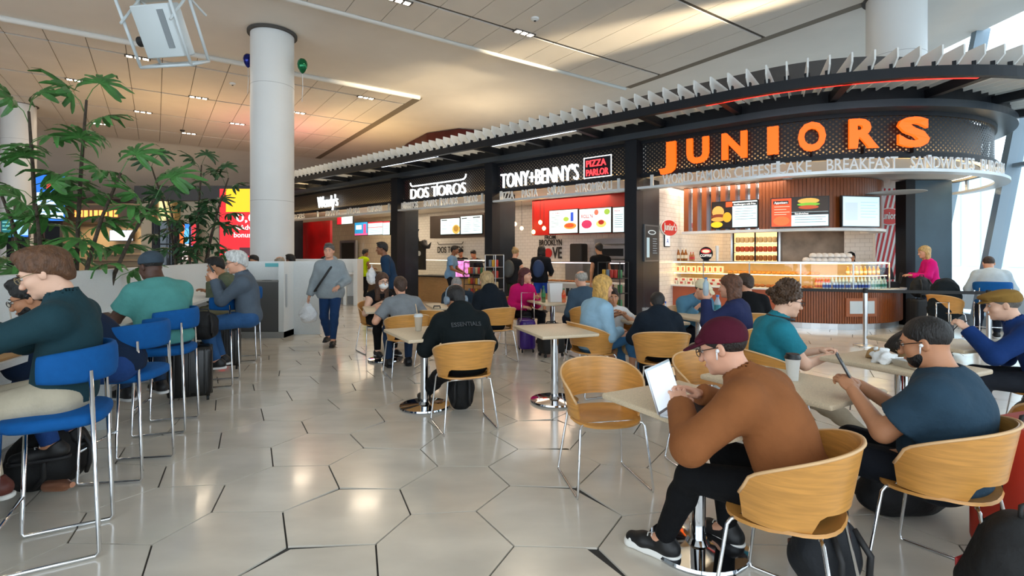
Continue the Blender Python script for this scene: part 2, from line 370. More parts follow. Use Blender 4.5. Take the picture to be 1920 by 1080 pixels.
a, b = sx(1095, -.12), sx(1147, -.12); m = MB(); sweep(m, a, b, -.16, -.13, 3.2, 3.66); pz = m.build('sign_panel', BLACK, bT)
for (q0, q1, z0, z1) in ((a, b, 3.2, 3.215), (a, b, 3.645, 3.66), (a, a-.015, 3.2, 3.66), (b+.015, b, 3.2, 3.66)):
    m = MB(); sweep(m, q0, q1, -.14, -.115, z0, z1); m.build('neon_border', LITW, pz)
ftext(pz, 'PIZZA', a-.07, b+.13, -.115, 3.45, .15, LITR, .006, .012); ftext(pz, 'PARLOR', a-.07, b+.07, -.115, 3.25, .15, LITR, .006, .012)
a, b = sx(770, -.12), sx(873, -.12); ftext(bD, 'DOS TOROS', a, b, -.12, 3.18, .32, LITW, -.012, .03)
m = MB(); m.tube([fp(a+.02, -.12, 3.67), fp(a, -.12, 3.6), fp(a-.07, -.12, 3.56), fp(a-.2, -.12, 3.56), fp(b+.2, -.12, 3.56), fp(b+.07, -.12, 3.57), fp(b, -.12, 3.62), fp(b-.02, -.12, 3.7)], .022, 6); m.build('horn_bar', LITW, bD, smooth=True)
m = MB(); q = (a+b)/2-.02; m.tube([fp(q, -.12, 3.2), fp(q, -.12, 3.56)], .02, 6); m.build('horn_stem', LITW, bD)
ftext(bW, "Wendy's", sx(596, -.12), sx(633, -.12), -.12, 3.24, .44, LITW, -.012, .03)
# ---- letter rails
def rail(label, s0, s1, words, h):
    p = fp((s0+s1)/2, 0, 2.85); t = thing('letter_rail', label, 'sign rail', (p.x, p.y, 2.85))
    m = MB(); sweep(m, s0, s1, -.22, .0, 2.84, 2.89); m.build('rail', RAIL, t)
    n = max(2, int(abs(s0-s1)/2.0))
    for k in range(n+1):
        s = s0+(s1-s0)*(k+.12)/(n+.24); m = MB(); sweep(m, s+.03, s-.03, -.12, -.08, 2.89, 3.12); m.build('bracket', RAIL, t)
    for w, x0, x1 in words: ftext(t, w, sx(x0, -.02), sx(x1, -.02), -.03, 2.895, h, LETW, .004, .012)
rail('pale rail of letters reading PIZZA PASTA SALAD STROMBOLI', sP2, sP1b, (('PIZZA', 937, 963), ('PASTA', 978, 1007), ('SALAD', 1026, 1059), ('STROMBOLI', 1079, 1147)), .2)
rail('pale rail of letters reading BURRITOS BOWLS SALADS TACOS', sP3, sP2b, (('BURRITOS', 752, 783), ('BOWLS', 794, 818), ('SALADS', 829, 857), ('TACOS', 869, 895)), .2)
rail('pale rail of letters reading FROSTYS SALADS CHICKEN', sP4, sP3b, (('BURGERS', 543, 570), ('FROSTYS', 610, 636), ('SALADS', 650, 673), ('CHICKEN', 688, 715)), .2)
rail('curved pale rail of letters reading WORLD FAMOUS CHEESECAKE BREAKFAST SANDWICHES BURGERS', sP1, SEND, (('WORLD FAMOUS', 1242, 1369), ('CHEESECAKE', 1376, 1521), ('BREAKFAST', 1549, 1683), ('SANDWICHES', 1709, 1828), ('BURGERS', 1841, 1884)), .2)
# ---- pillars and dark return walls
for k, (a, b, dd, lab) in enumerate(((sP1b, sP1, 1.05, 'black pillar with a chalkboard poster between the pizza shop and the curved restaurant'), (sP2b, sP2, .88, 'black pillar between the taco shop and the pizza shop'), (sP3b, sP3, .8, 'black pillar between the burger shop and the taco shop'), (sP4+.3, sP4, .8, 'black pillar at the far end of the burger shop'))):
    p = fp((a+b)/2, -.1, 0); t = thing('pillar', lab, 'pillar', (p.x, p.y, 0), kind='structure')
    m = MB(); sweep(m, a, b, -.28, .02, 0, 4.0); m.build('post', BLACK, t)
    m = MB(); sweep(m, a-.03, b, -dd, -.28, 0, 3.12); m.build('return_panel', NAVY, t)
# ---- canopy
cy = thing('canopy', 'long black canopy with white upright fins sweeping round over the shops', 'canopy', tuple(fp(5, .5, 4.0)))
m = MB(); sweep(m, 17.9, CEND, .98, 1.08, 4.0, 4.15); m.build('outer_beam', BLACK, cy)
m = MB(); sweep(m, 17.9, SEND, -.26, .1, 3.86, 3.98); m.build('cornice', M('dark blue grey metal', (.03, .04, .052), .32), cy)
m = MB(); sweep(m, 17.9, SEND, -.12, .0, 3.98, 4.2); m.build('inner_beam', BLACK, cy)
m = MB(); sweep(m, 17.9, SEND, -.88, -.82, 3.9, 5.0); m.build('parapet', M('warm grey parapet', (.055, .05, .047), .6), cy)
s = 17.2; k = 0
while s > CEND+.05:
    m = MB(); sweep(m, s+.05, s-.05, -.02, 1.0, 4.0, 4.14); m.build('radial_beam', BLACK, cy); s -= 1.42
FINM = M('white fin', (.72, .74, .73), .5)
s = 17.8
while s > CEND+.02:
    w = .011*(1 if s > 0 else .8); rings = [[fp(s+w*e, o_, z) for e in (-1, 1) for z in ((z0, z1) if e < 0 else (z1, z0))] for o_, z0, z1 in ((1.18, 4.26, 4.40), (1.05, 4.15, 4.40), (-.78, 4.15, 4.38))]
    m = MB(); m.rings(rings); f = m.build('fin', FINM, cy)
    m = MB(); q = fp(s, 1.02, 4.185); m.box(q, (.07, .07, .07), math.atan2(FU.y, FU.x)); m.build('fin_bracket', BLACK, f)
    s -= .27 if s > .1 else .208
REDG = M('red glow strip', (1, .03, .02), emit=1.2); m = MB(); sweep(m, .4, -2.6, .93, .97, 4.0, 4.015); m.build('red_light_strip', REDG, cy)
BLG = M('pale blue strip', (.75, .85, 1), emit=2.0); 
for q in ((9.6, 7.2), (5.3, 3.0)): m = MB(); sweep(m, *q, .93, .97, 4.0, 4.012); m.build('white_light_strip', BLG, cy)
# ---- shop shells: back wall, soffit
def brickmat(name, c1, c2, mort, w, h):
    m = bpy.data.materials.new(name); m.use_nodes = True; nt = m.node_tree; b = nt.nodes['Principled BSDF']; uv = nt.nodes.new('ShaderNodeUVMap')
    t = nt.nodes.new('ShaderNodeTexBrick'); t.inputs['Color1'].default_value = (*c1, 1); t.inputs['Color2'].default_value = (*c2, 1); t.inputs['Mortar'].default_value = (*mort, 1)
    t.inputs['Scale'].default_value = 1; t.inputs['Brick Width'].default_value = w; t.inputs['Row Height'].default_value = h; t.inputs['Mortar Size'].default_value = .004
    nt.links.new(uv.outputs[0], t.inputs[0]); nt.links.new(t.outputs[0], b.inputs['Base Color']); b.inputs['Roughness'].default_value = .22; MATS[name] = m; return m
SUB = brickmat('white subway tile', (.80, .78, .74), (.76, .74, .70), (.5, .48, .45), .2, .1)
SQT = brickmat('cream square tile', (.66, .60, .47), (.60, .54, .42), (.38, .34, .27), .2, .2)
def uvwall(name, P0, P1, z0, z1, mat, label=None, parent=None, kind='structure', cat='wall'):
    P0, P1 = Vector(P0), Vector(P1); d = P1-P0; n = Vector((d.y, -d.x, 0)).normalized()*.05
    V = [P0+Vector((0, 0, z0)), P1+Vector((0, 0, z0)), P1+Vector((0, 0, z1)), P0+Vector((0, 0, z1))]; V += [v-n for v in V]
    o = mesh_obj(name, V, [(0, 1, 2, 3), (7, 6, 5, 4), (0, 4, 5, 1), (1, 5, 6, 2), (2, 6, 7, 3), (3, 7, 4, 0)], [mat], parent)
    ul = o.data.uv_layers.new(name='UVMap'); L = d.length
    for l in o.data.loops: v = o.data.vertices[l.vertex_index].co; ul.data[l.index].uv = ((v.xy-P0.xy).dot(d.xy.normalized()), v.z)
    return tag(o, label, cat if label else None, None, kind if not parent else None)
uvwall('wall_tony', fp(9.28, -3.4, 0), fp(2.4, -3.4, 0), 0, 3.15, SUB, 'white subway tile back wall of the pizza shop')
uvwall('wall_dos', fp(13.38, -3.3, 0), fp(9.32, -3.3, 0), 0, 3.15, SUB, 'white tile back wall of the taco shop')
uvwall('wall_burger', fp(22, -3.3, 0), fp(13.42, -3.3, 0), 0, 3.15, SQT, 'cream square tile back wall of the burger shop')
def fs(s, off, z=0): v = C0+FN*(R0+off)+FU*s; return Vector((v.x, v.y, z))
uvwall('wall_junior', fs(2.3, -5.6), fs(-1.5, -5.6), 0, 3.15, SUB, 'white subway tile wall behind the cheesecake counter')
uvwall('wall_junior_side', fs(2.30, -1.05), fs(2.30, -5.6), 0, 3.15, SUB, 'white subway tile side wall with the red oval sign')
m = MB(); sweep(m, 22, 0, -5.8, -.42, 3.12, 3.2)
m.prism([tuple((C0+Vector((math.cos(AN0+k*.12), math.sin(AN0+k*.12), 0))*(R0-.42)).xy) for k in range(0, 26)], 3.12, 3.2)
tag(m.build('ceiling_shops', M('warm white soffit', (.74, .70, .66), .6)), 'warm white ceiling inside the shops', 'ceiling', kind='structure')
def downl(name, s, off, z, e, col=WARM, size=1.2, sy=1.2):
    p = fp(s, off, z); return alight(name, p, size, e, col, (0, 0, math.atan2(FU.y, FU.x)), sy)
downl('pizza_shop_light', 5.6, -1.9, 3.08, 60, (1, .72, .5), 3, 1.5); downl('taco_shop_light', 9.8, -1.8, 3.08, 48, (1, .76, .55), 3, 1.5)
downl('burger_shop_light', 14.2, -1.9, 3.08, 55, (1, .8, .55), 4, 1.5); downl('restaurant_light', 1.2, -2.6, 3.08, 60, (1, .80, .62), 2.5, 1.5)
alight('restaurant_kitchen_light', (7.3, 13.6, 2.9), 1.6, 60, (1, .72, .45))
# ================================================================ SOFT SHAPES (bodies, clothes, bags): smooth unions meshed by surface nets
def surfnet(f, h, org):
    s = f < 0; si = s.astype(np.int8)
    c = sum(si[a:a+f.shape[0]-1, b:b+f.shape[1]-1, d:d+f.shape[2]-1] for a in (0, 1) for b in (0, 1) for d in (0, 1))
    act = (c > 0) & (c < 8); idx = np.full(act.shape, -1, np.int32); ai = np.argwhere(act); idx[act] = np.arange(len(ai))
    cor = [(a, b, d) for a in (0, 1) for b in (0, 1) for d in (0, 1)]
    val = [f[ai[:, 0]+o[0], ai[:, 1]+o[1], ai[:, 2]+o[2]] for o in cor]
    acc = np.zeros((len(ai), 3)); cnt = np.zeros(len(ai))
    for i in range(8):
        for j in range(i+1, 8):
            if sum(abs(p-q) for p, q in zip(cor[i], cor[j])) != 1: continue
            m = (val[i] < 0) != (val[j] < 0); t = val[i][m]/(val[i][m]-val[j][m])
            acc[m] += np.array(cor[i])+t[:, None]*(np.array(cor[j])-np.array(cor[i])); cnt[m] += 1
    V = (ai+acc/np.maximum(cnt, 1)[:, None])*h+org; Q = []
    for ax in range(3):
        sl0 = [slice(1, -1)]*3; sl1 = [slice(1, -1)]*3; sl0[ax] = slice(0, -1); sl1[ax] = slice(1, None)
        a, b = s[tuple(sl0)], s[tuple(sl1)]; e = np.argwhere(a != b); inside = a[tuple(e.T)]
        off = np.ones(3, int); off[ax] = 0; e = e+off; u, v = [(1, 2), (2, 0), (0, 1)][ax]; quad = []
        for du, dv in ((-1, -1), (0, -1), (0, 0), (-1, 0)):
            q = e.copy(); q[:, u] += du; q[:, v] += dv; quad.append(idx[q[:, 0], q[:, 1], q[:, 2]])
        quad = np.stack(quad, 1); quad[~inside] = quad[~inside][:, ::-1]; Q.append(quad)
    return V, np.concatenate(Q)
class SDF:
    def __init__(s): s.p = []
    def cap(s, a, b, ra, rb=None, k=.03, f0=False, f1=False, op='u'): s.p.append(('c', np.array(a, float), np.array(b, float), ra, ra if rb is None else rb, k, f0, f1, op)); return s
    def ell(s, c, r, R=None, k=.03, op='u'): s.p.append(('e', np.array(c, float), np.array(r, float), R, k, op)); return s
    def plane(s, n, c): s.p.append(('p', np.array(n, float), c)); return s
    def rip(s, amp, fr): s.p.append(('r', amp, fr)); return s
    def mesh(s, h):
        lo = np.full(3, 1e9); hi = -lo
        for q in s.p:
            if q[0] == 'c' and q[8] == 'u': r = max(q[3], q[4]); lo = np.minimum(lo, np.minimum(q[1], q[2])-r); hi = np.maximum(hi, np.maximum(q[1], q[2])+r)
            if q[0] == 'e' and q[5] == 'u': r = max(q[2]) if q[3] is not None else q[2]; lo = np.minimum(lo, q[1]-r); hi = np.maximum(hi, q[1]+r)
        lo -= 3*h+.012; hi += 3*h+.012; n = np.ceil((hi-lo)/h).astype(int)+1
        ax = [lo[i]+np.arange(n[i])*h for i in range(3)]; f = np.full(tuple(n), 1e3, np.float32)
        for q in s.p:
            if q[0] == 'p': f = np.maximum(f, (ax[0]*q[1][0])[:, None, None]+(ax[1]*q[1][1])[None, :, None]+(ax[2]*q[1][2])[None, None, :]-q[2]); continue
            if q[0] == 'r':
                X, Y, Z = ax[0][:, None, None], ax[1][None, :, None], ax[2][None, None, :]; w = q[2]
                f = f+q[1]*(np.sin(w*X+1.3*w*Y*.6+np.sin(w*.7*Z))*np.sin(w*1.1*Y-.5*w*Z)+.6*np.sin(w*1.9*Z+w*.8*X)*np.sin(1.7*w*Y+2)); continue
            k = q[5] if q[0] == 'c' else q[4]; op = q[8] if q[0] == 'c' else q[5]
            if q[0] == 'c': r = max(q[3], q[4])+k+2.5*h; b0 = np.minimum(q[1], q[2])-r; b1 = np.maximum(q[1], q[2])+r
            else: r = (np.full(3, max(q[2])) if q[3] is not None else q[2])+k+2.5*h; b0 = q[1]-r; b1 = q[1]+r
            i0 = np.clip(np.floor((b0-lo)/h).astype(int), 0, n-1); i1 = np.clip(np.ceil((b1-lo)/h).astype(int)+1, 1, n)
            if (i1 <= i0).any(): continue
            sl = tuple(slice(a, b) for a, b in zip(i0, i1))
            X, Y, Z = ax[0][sl[0]][:, None, None], ax[1][sl[1]][None, :, None], ax[2][sl[2]][None, None, :]
            if q[0] == 'c':
                a, b = q[1], q[2]; d = b-a; L2 = max(d @ d, 1e-9)
                t0 = ((X-a[0])*d[0]+(Y-a[1])*d[1]+(Z-a[2])*d[2])/L2; t = np.clip(t0, 0, 1)
                dd = np.sqrt((X-a[0]-t*d[0])**2+(Y-a[1]-t*d[1])**2+(Z-a[2]-t*d[2])**2)-(q[3]+(q[4]-q[3])*t); L = math.sqrt(L2)
                if q[6]: dd = np.maximum(dd, -t0*L)
                if q[7]: dd = np.maximum(dd, (t0-1)*L)
            else:
                px, py, pz = X-q[1][0], Y-q[1][1], Z-q[1][2]; r = q[2]
                if q[3] is not None:
                    R = q[3]; px, py, pz = R[0, 0]*px+R[1, 0]*py+R[2, 0]*pz, R[0, 1]*px+R[1, 1]*py+R[2, 1]*pz, R[0, 2]*px+R[1, 2]*py+R[2, 2]*pz
                k0 = np.sqrt((px/r[0])**2+(py/r[1])**2+(pz/r[2])**2); k1 = np.sqrt((px/r[0]**2)**2+(py/r[1]**2)**2+(pz/r[2]**2)**2)
                dd = k0*(k0-1)/np.maximum(k1, 1e-6)
            g = f[sl]
            if op == 'u': hh = np.maximum(k-np.abs(g-dd), 0)/k; f[sl] = np.minimum(g, dd)-hh*hh*k*.25
            else: hh = np.maximum(k-np.abs(g+dd), 0)/k; f[sl] = np.maximum(g, -dd)+hh*hh*k*.25
        return surfnet(f, h, lo)
def soft(name, sd, h, mat, parent, world=False):
    V, Q = sd.mesh(h) if isinstance(sd, SDF) else sd
    return mesh_obj(name, V, Q, [mat], parent, True, None, world)
def join_meshes(L):
    V = []; Q = []; o = 0
    for v, q in L: V.append(v); Q.append(q+o); o += len(v)
    return np.concatenate(V), np.concatenate(Q)
# ================================================================ PEOPLE
def rotx(a): c, s = math.cos(a), math.sin(a); return np.array([[1, 0, 0], [0, c, -s], [0, s, c]])
def roty(a): c, s = math.cos(a), math.sin(a); return np.array([[c, 0, s], [0, 1, 0], [-s, 0, c]])
def rotz(a): c, s = math.cos(a), math.sin(a); return np.array([[c, -s, 0], [s, c, 0], [0, 0, 1]])
def ik(a, t, l1, l2, pole):
    a, t, pole = np.array(a, float), np.array(t, float), np.array(pole, float); d = t-a; L = np.linalg.norm(d)
    if L > (l1+l2)*.995: t = a+d/L*(l1+l2)*.995; d = t-a; L = np.linalg.norm(d)
    if L < abs(l1-l2)+.02: d = d/max(L, 1e-6)*(abs(l1-l2)+.02); t = a+d; L = np.linalg.norm(d)
    u = d/L; x = (l1*l1-l2*l2+L*L)/(2*L); hgt = math.sqrt(max(l1*l1-x*x, 0)); w = pole-u*(pole @ u); w /= max(np.linalg.norm(w), 1e-6)
    return a+u*x+w*hgt, t
SKIN = {'pale': 'e3b59a', 'fair': 'd9a184', 'tan': 'bd8460', 'brown': '8a583a', 'dark': '4a2c1e'}
def skinm(k): return M('skin '+k, SKIN[k], .5, noise=.06, nscale=14)
def cloth(c, rough=.85): return M('cloth '+c, c, rough, noise=.10, nscale=9, bump=.30, bscale=22, spec=.2)
def hairm(c): return M('hair '+c, c, .55, noise=.35, nscale=45, stretch=(1, 1, .35), bump=.5, bscale=140)
def hand(sd, Wp, d, up, side, curl=.5, sp=1.0):
    """palm, four fingers and a thumb from wrist Wp along d; up = back of the hand"""
    y = d/np.linalg.norm(d); z = up-y*(up @ y); z /= max(np.linalg.norm(z), 1e-6); x = np.cross(y, z)*(-side)
    T = lambda p: Wp+x*p[0]+y*p[1]+z*p[2]
    Rm = np.stack([x, y, z], 1); sd.ell(T((0, .048, 0)), (.041, .052, .017), Rm, .012)
    for i, (bx, by, L) in enumerate(((.030, .088, .072), (.010, .094, .080), (-.011, .091, .074), (-.030, .082, .058))):
        p = np.array((bx, by-.012, 0)); a = 0; q0 = p
        for j, f in enumerate((.45, .32, .23)):
            a += curl*(.55+.5*j); q1 = q0+np.array((bx*.25*f, L*f*math.cos(a), -L*f*math.sin(a))); r = .0092-.0012*j
            sd.cap(T(q0), T(q1), r, r-.001, .006); q0 = q1
    t0 = np.array((.030, .02, -.006)); t1 = np.array((.058, .052, -.016-.012*curl)); t2 = np.array((.060-.02*curl, .086, -.026-.025*curl))
    sd.cap(T(t0), T(t1), .0135, .0115, .012); sd.cap(T(t1), T(t2), .0108, .0085, .006)
PEOPLE = []
def person(label, loc, face, sit=True, seat=.45, sc=1.0, lean=5, slump=8, hd=(0, 10, 0), lh=None, rh=None, lf=None, rf=None, skin='fair', hair=('short', '3a2616'),
           top=('3c4a58', 1), pants=('1c2230', 2), shoes=('1a1a1c', 'e8e8e8'), bulk=1.0, lod=1, extra=(), curl=(.5, .5), hup=(None, None), z0=0, female=False, group=None, cat='person', elb=None, fpitch=(0, 0), socks=None):
    """a continuous body with clothes, hair and shoes as its parts; local +y faces forward, x to the person's right"""
    t = thing('person', label, cat, (loc[0], loc[1], z0), face_rz(face), group); PEOPLE.append(t)
    hb = (.010, .013, .019)[lod]; hh = (.0048, .0065, .011)[lod]; rad = math.radians
    v3 = lambda *a: np.array(a, float)*sc
    sp = .92*sc if sit else sc; lean, slump = (lean+2, slump+8) if sit else (lean, slump)
    P = np.array((0, 0, (seat+.08) if sit else .93*sc)); th = rad(lean); th2 = rad(lean+slump)
    d1 = np.array((0, math.sin(th), math.cos(th))); d2 = np.array((0, math.sin(th2), math.cos(th2))); b = bulk
    CH = P+d1*.27*sp; N = CH+d2*.25*sp; back = np.array((0, -math.cos(th2), math.sin(th2)))
    sw = (.148 if female else .168)*sc*(.6+.4*b)
    SH = {s: N-d2*.088*sc+np.array((s*sw, 0, 0)) for s in (-1, 1)}
    thn = th2*.62+rad(10); nd = np.array((0, math.sin(thn), math.cos(thn))); NB = N+nd*(.062 if sit else .075)*sc
    RH = rotz(-rad(hd[0])) @ rotx(-rad(hd[1])) @ roty(rad(hd[2])); HC = NB+RH @ v3(0, .022, .1)
    HT = lambda p: HC+RH @ (np.array(p, float)*sc)
    HIP = {s: P+np.array((s*.09*sc, 0, -.015)) for s in (-1, 1)}
    # --- limbs by inverse kinematics
    l1, l2 = .43*sc, .42*sc; A = {}; K = {}
    for s, ft in ((-1, lf), (1, rf)):
        if ft is None: ft = (s*.13, .40, .085) if sit else (s*.10, .02, .085)
        K[s], A[s] = ik(HIP[s], np.array(ft, float), l1, l2, np.array((s*.15, 1, .9 if sit else .05)))
    u1, u2 = .285*sc, .255*sc; E = {}; Wr = {}
    for s, ht in ((-1, lh), (1, rh)):
        if ht is None: ht = (s*.13, .30, seat+.17) if sit else (s*.24, .06, .82*sc)
        E[s], Wr[s] = ik(SH[s], np.array(ht, float), u1, u2, np.array(elb[s] if elb and s in elb else (s*.55, -.55, -.8)))
    def torso(sd, g=0, k=.06):
        sd.ell(P+v3(0, -.01, .0), v3(.165*b+g, .115*b+g, .115+g), None, k)
        sd.ell(P+d1*.14*sc+v3(0, .012*b, 0), v3(.148*b+g, .108*b+(.03*(b-1) if b > 1 else 0)+g, .14+g), rotx(-th), k)
        sd.ell(CH+d2*.06*sc, v3(.158*b+g, .108*b+g, .165+g), rotx(-th2), k)
        if female: sd.ell(CH+d2*.03*sc-back*.075*sc, v3(.12+g, .055+g, .06+g), rotx(-th2), .05)
        for s in (-1, 1): sd.cap(N-d2*.045*sc, SH[s], .050*sc*b+g, .056*sc*(.5+.5*b)+g, .07)
    ab = .5+.5*b
    def arm(sd, s, g=0, upto=2.0, g2=None):
        if upto <= 1: q = SH[s]+(E[s]-SH[s])*upto; sd.cap(SH[s], q, .056*sc*ab+g, .047*sc*ab+g*1.5, .045, f1=True); return
        sd.cap(SH[s], E[s], .055*sc*ab+g, .041*sc*ab+g, .045)
        q = E[s]+(Wr[s]-E[s])*min(upto-1, 1.0); sd.cap(E[s], q, .041*sc*ab+g, .027*sc*ab+g, .03, f1=g > 0)
    def leg(sd, s, g=0, upto=2.0):
        if upto <= 1: q = HIP[s]+(K[s]-HIP[s])*upto; sd.cap(HIP[s], q, .085*sc*ab+g, .066*sc*ab+g*1.6, .05, f1=True); return
        sd.cap(HIP[s], K[s], .085*sc*ab+g, .055*sc*ab+g, .05)
        m = K[s]+(A[s]-K[s])*.3; sd.cap(K[s], m, .053*sc*ab+g, .052*sc*ab+g, .03)
        q = K[s]+(A[s]-K[s])*min(upto-1, 1); sd.cap(m, q, .052*sc*ab+g, .036*sc+g, .03, f1=g > 0)
    def headsd(sd, full=True):
        sd.cap(N-nd*.03*sc, HT((0, -.02, -.05)), .058*sc*ab, .052*sc*ab, .03)
        sd.ell(HT((0, -.015, .032)), v3(.076, .096, .086), RH, .03); sd.ell(HT((0, .028, -.035)), v3(.062, .064, .078), RH, .04)
        sd.ell(HT((0, .045, -.078)), v3(.044*ab, .044, .038), RH, .03)
        if full:
            sd.ell(HT((0, .080, -.100)), v3(.020, .017, .015), RH, .02)
            for s in (-1, 1): sd.ell(HT((s*.038, .058, -.030)), v3(.026, .026, .024), RH, .025)
            sd.ell(HT((0, .078, .026)), v3(.046, .018, .012), RH, .02)
            for s in (-1, 1): sd.ell(HT((s*.029, .100, .004)), v3(.017, .014, .010), RH, .012, 's')
            sd.ell(HT((0, .090, -.068)), v3(.024, .012, .011), RH, .010)
            sd.ell(HT((0, .1045, -.0685)), v3(.024, .005, .0022), RH, .004, 's')
        sd.cap(HT((0, .088, .008)), HT((0, .112, -.034)), .0085*sc, .0145*sc, .012)
        for s in (-1, 1):
            sd.ell(HT((s*.077, -.008, -.010)), v3(.010, .020, .031), RH @ rotz(s*.35), .007)
            if full: sd.ell(HT((s*.089, -.002, -.006)), v3(.006, .011, .018), RH @ rotz(s*.35), .005, 's')
    sk = skinm(skin)
    bs = SDF(); torso(bs)
    for s in (-1, 1): arm(bs, s); leg(bs, s)
    bs.cap(N-d2*.04*sc, NB, .058*sc*ab, .054*sc*ab, .04)
    for s in (-1, 1): bs.cap(A[s], A[s]+np.array((0, .10*sc, -.05*sc)), .036*sc, .03*sc, .02)
    pieces = [bs.mesh(hb)]; hs_ = SDF(); headsd(hs_, lod < 2); pieces.append(hs_.mesh(hh))
    for i, s in enumerate((-1, 1)):
        hd_ = SDF(); fd = Wr[s]-E[s]; up = np.array(hup[i] if hup[i] is not None else (s*.3, -.1, 1.0), float)
        hd_.cap(Wr[s]-fd*.12, Wr[s]+fd/np.linalg.norm(fd)*.02, .027*sc*ab, .024*sc, .02); hand(hd_, Wr[s], fd, up, s, curl[i]); pieces.append(hd_.mesh(hh))
    soft('body', join_meshes(pieces), 0, sk, t)
    # --- clothes
    tc, sl = top[0], top[1]; g = top[2] if len(top) > 2 else .014; ts = SDF(); torso(ts, g, .07)
    if sl > 0:
        for s in (-1, 1): arm(ts, s, g+.004, sl if sl <= 1 else 2.0)
    if not sit:
        ts.ell(P+v3(0, -.005, -.04), v3(.178*b+g, .132*b+g, .16+g), None, .06); ts.plane((0, 0, -1), -(P[2]-.13*sc))
    else: ts.plane((0, 0, -1), -(P[2]-.055))
    ts.cap(NB-nd*.03*sc, NB+nd*.2, .064*sc*ab, .08*sc, .015, op='s')
    if 'collar' in extra: ts.cap(N-nd*.02*sc, N+nd*.055*sc, .082*sc*ab, .072*sc*ab, .02, f1=True); ts.cap(N+nd*.02*sc, N+nd*.2, .064*sc*ab, .064*sc*ab, .006, op='s')
    if 'hood' in extra: ts.ell(N+back*.085*sc+d2*.0, v3(.115, .07, .085), rotx(-th2), .05)
    soft('jacket' if g > .02 else 'shirt', ts, hb, cloth(tc), t)
    ps = SDF(); gp_ = .012; ps.ell(P+v3(0, -.01, .0), v3(.165*b+gp_, .115*b+gp_, .115+gp_), None, .06)
    for s in (-1, 1): leg(ps, s, gp_, pants[1] if pants[1] <= 1 else 1.95)
    ps.plane((0, 0, 1), P[2]+.075); soft('trousers' if pants[1] > 1 else 'shorts', ps, hb, cloth(pants[0], .8), t)
    for i, s in enumerate((-1, 1)):                                   # shoes
        dv = A[s]-K[s]; fx = np.array((K[s][0]*.4+s*.05, 1.0, 0)); fx[0] = np.clip(fx[0], -.3, .3); fx /= np.linalg.norm(fx); pa = rad(fpitch[i]); fy = np.array((fx[0]*math.cos(pa), fx[1]*math.cos(pa), math.sin(pa))); fz = np.cross(np.cross(fx, (0, 0, 1.0)), fy); fz = fz/np.linalg.norm(fz)
        B = A[s]-fz*.085*sc; Q = lambda y, z, x=0: B+fy*y*sc+fz*z*sc+np.cross(fy, fz)*x*sc
        ss = SDF(); ss.cap(Q(-.045, .052), Q(.10, .045), .043*sc, .042*sc, .02); ss.cap(Q(.10, .043), Q(.165, .036), .042*sc, .034*sc, .02); ss.cap(Q(-.03, .06), Q(-.01, .105), .044*sc, .043*sc, .03, f1=True)
        ss.plane(-fz, -(B @ fz)-.016*sc); sh = soft('shoe', ss, max(hb*.7, .007), M('shoe '+shoes[0], shoes[0], .5), t)
        so = SDF(); so.cap(Q(-.05, .014), Q(.165, .014), .047*sc, .043*sc, .01); so.plane(-fz, -(B @ fz)-.002); so.plane(fz, (B @ fz)+(.036 if lod == 0 and shoes[1] == 'e8e6e0' else .026)*sc); soft('sole', so, max(hb*.6, .006), M('sole '+shoes[1], shoes[1], .6), sh)
        if shoes[1] == 'e8e6e0': q = SDF(); q.ell(Q(.158, .036), v3(.036, .036, .030), None, .01); q.plane(-fz, -(B @ fz)-.004); soft('toe_cap', q, .006, M('sole '+shoes[1], shoes[1], .6), sh)
        if lod == 0:
            m = MB()
            for q in range(4): y_ = .05+.022*q; m.tube([Q(y_, .092-.006*q, -.02), Q(y_+.006, .098-.007*q, 0), Q(y_, .092-.006*q, .02)], .003, 5)
            m.build('laces', M('white lace', (.8, .8, .78), .8), sh, world=False)
        if socks:
            q = SDF(); q.cap(A[s]+(K[s]-A[s])*.30, A[s], .041*sc, .038*sc, .01, f0=True); soft('sock', q, hb, cloth(socks), t)
    # --- hair, eyes, brows
    st, hc = hair[0], hair[1]
    def hs(c, r, **k): return (HT(c), v3(*r), RH)
    if st not in ('bald', 'capped'):
        q = SDF(); inf = {'buzz': .003, 'short': .011, 'full': .015, 'curly': .020, 'long': .016, 'bob': .018, 'bun': .012, 'fade': .010, 'fringe': .010, 'scarf': .016}[st]
        q.ell(HT((0, -.018, .036)), v3(.078+inf, .098+inf, .086+inf), RH, .02)
        nz = RH @ np.array((0, .62, -1.0)); q.plane(nz, nz @ HT((0, 0, -.004 if st != 'fringe' else -.01)))
        if st == 'fringe': q.ell(HT((0, .0, .1)), v3(.07, .1, .06), RH, .02, 's')
        else: q.ell(HT((0, .105, .0)), v3(.072, .055, .062), RH, .02, 's')
        if st in ('short', 'full', 'fade'):
            q.ell(HT((0, .035, .112)), v3(.062, .06, .024 if st != 'full' else .036), RH, .03)
            q.ell(HT((0, -.085, -.03)), v3(.055, .03, .05), RH, .03)
        if st in ('long', 'bob', 'scarf'):
            dn = {'long': .30, 'bob': .15, 'scarf': .16}[st]
            for s in (-1, 1): q.cap(HT((s*.068, -.02, .0)), HT((s*.078, -.02, -.02))-np.array((0, .01, dn*.85*sc)), .034*sc, .03*sc, .03)
            q.ell(HT((0, -.06, -.02))-np.array((0, 0, dn*.42*sc)), v3(.092, .06, dn*.62), None, .04)
            if st == 'scarf': q.cap(HT((0, -.01, -.10)), HT((0, .01, -.16)), .085*sc, .10*sc, .03)
        if st == 'bun': q.ell(HT((0, -.09, .10)), v3(.045, .045, .042), RH, .02)
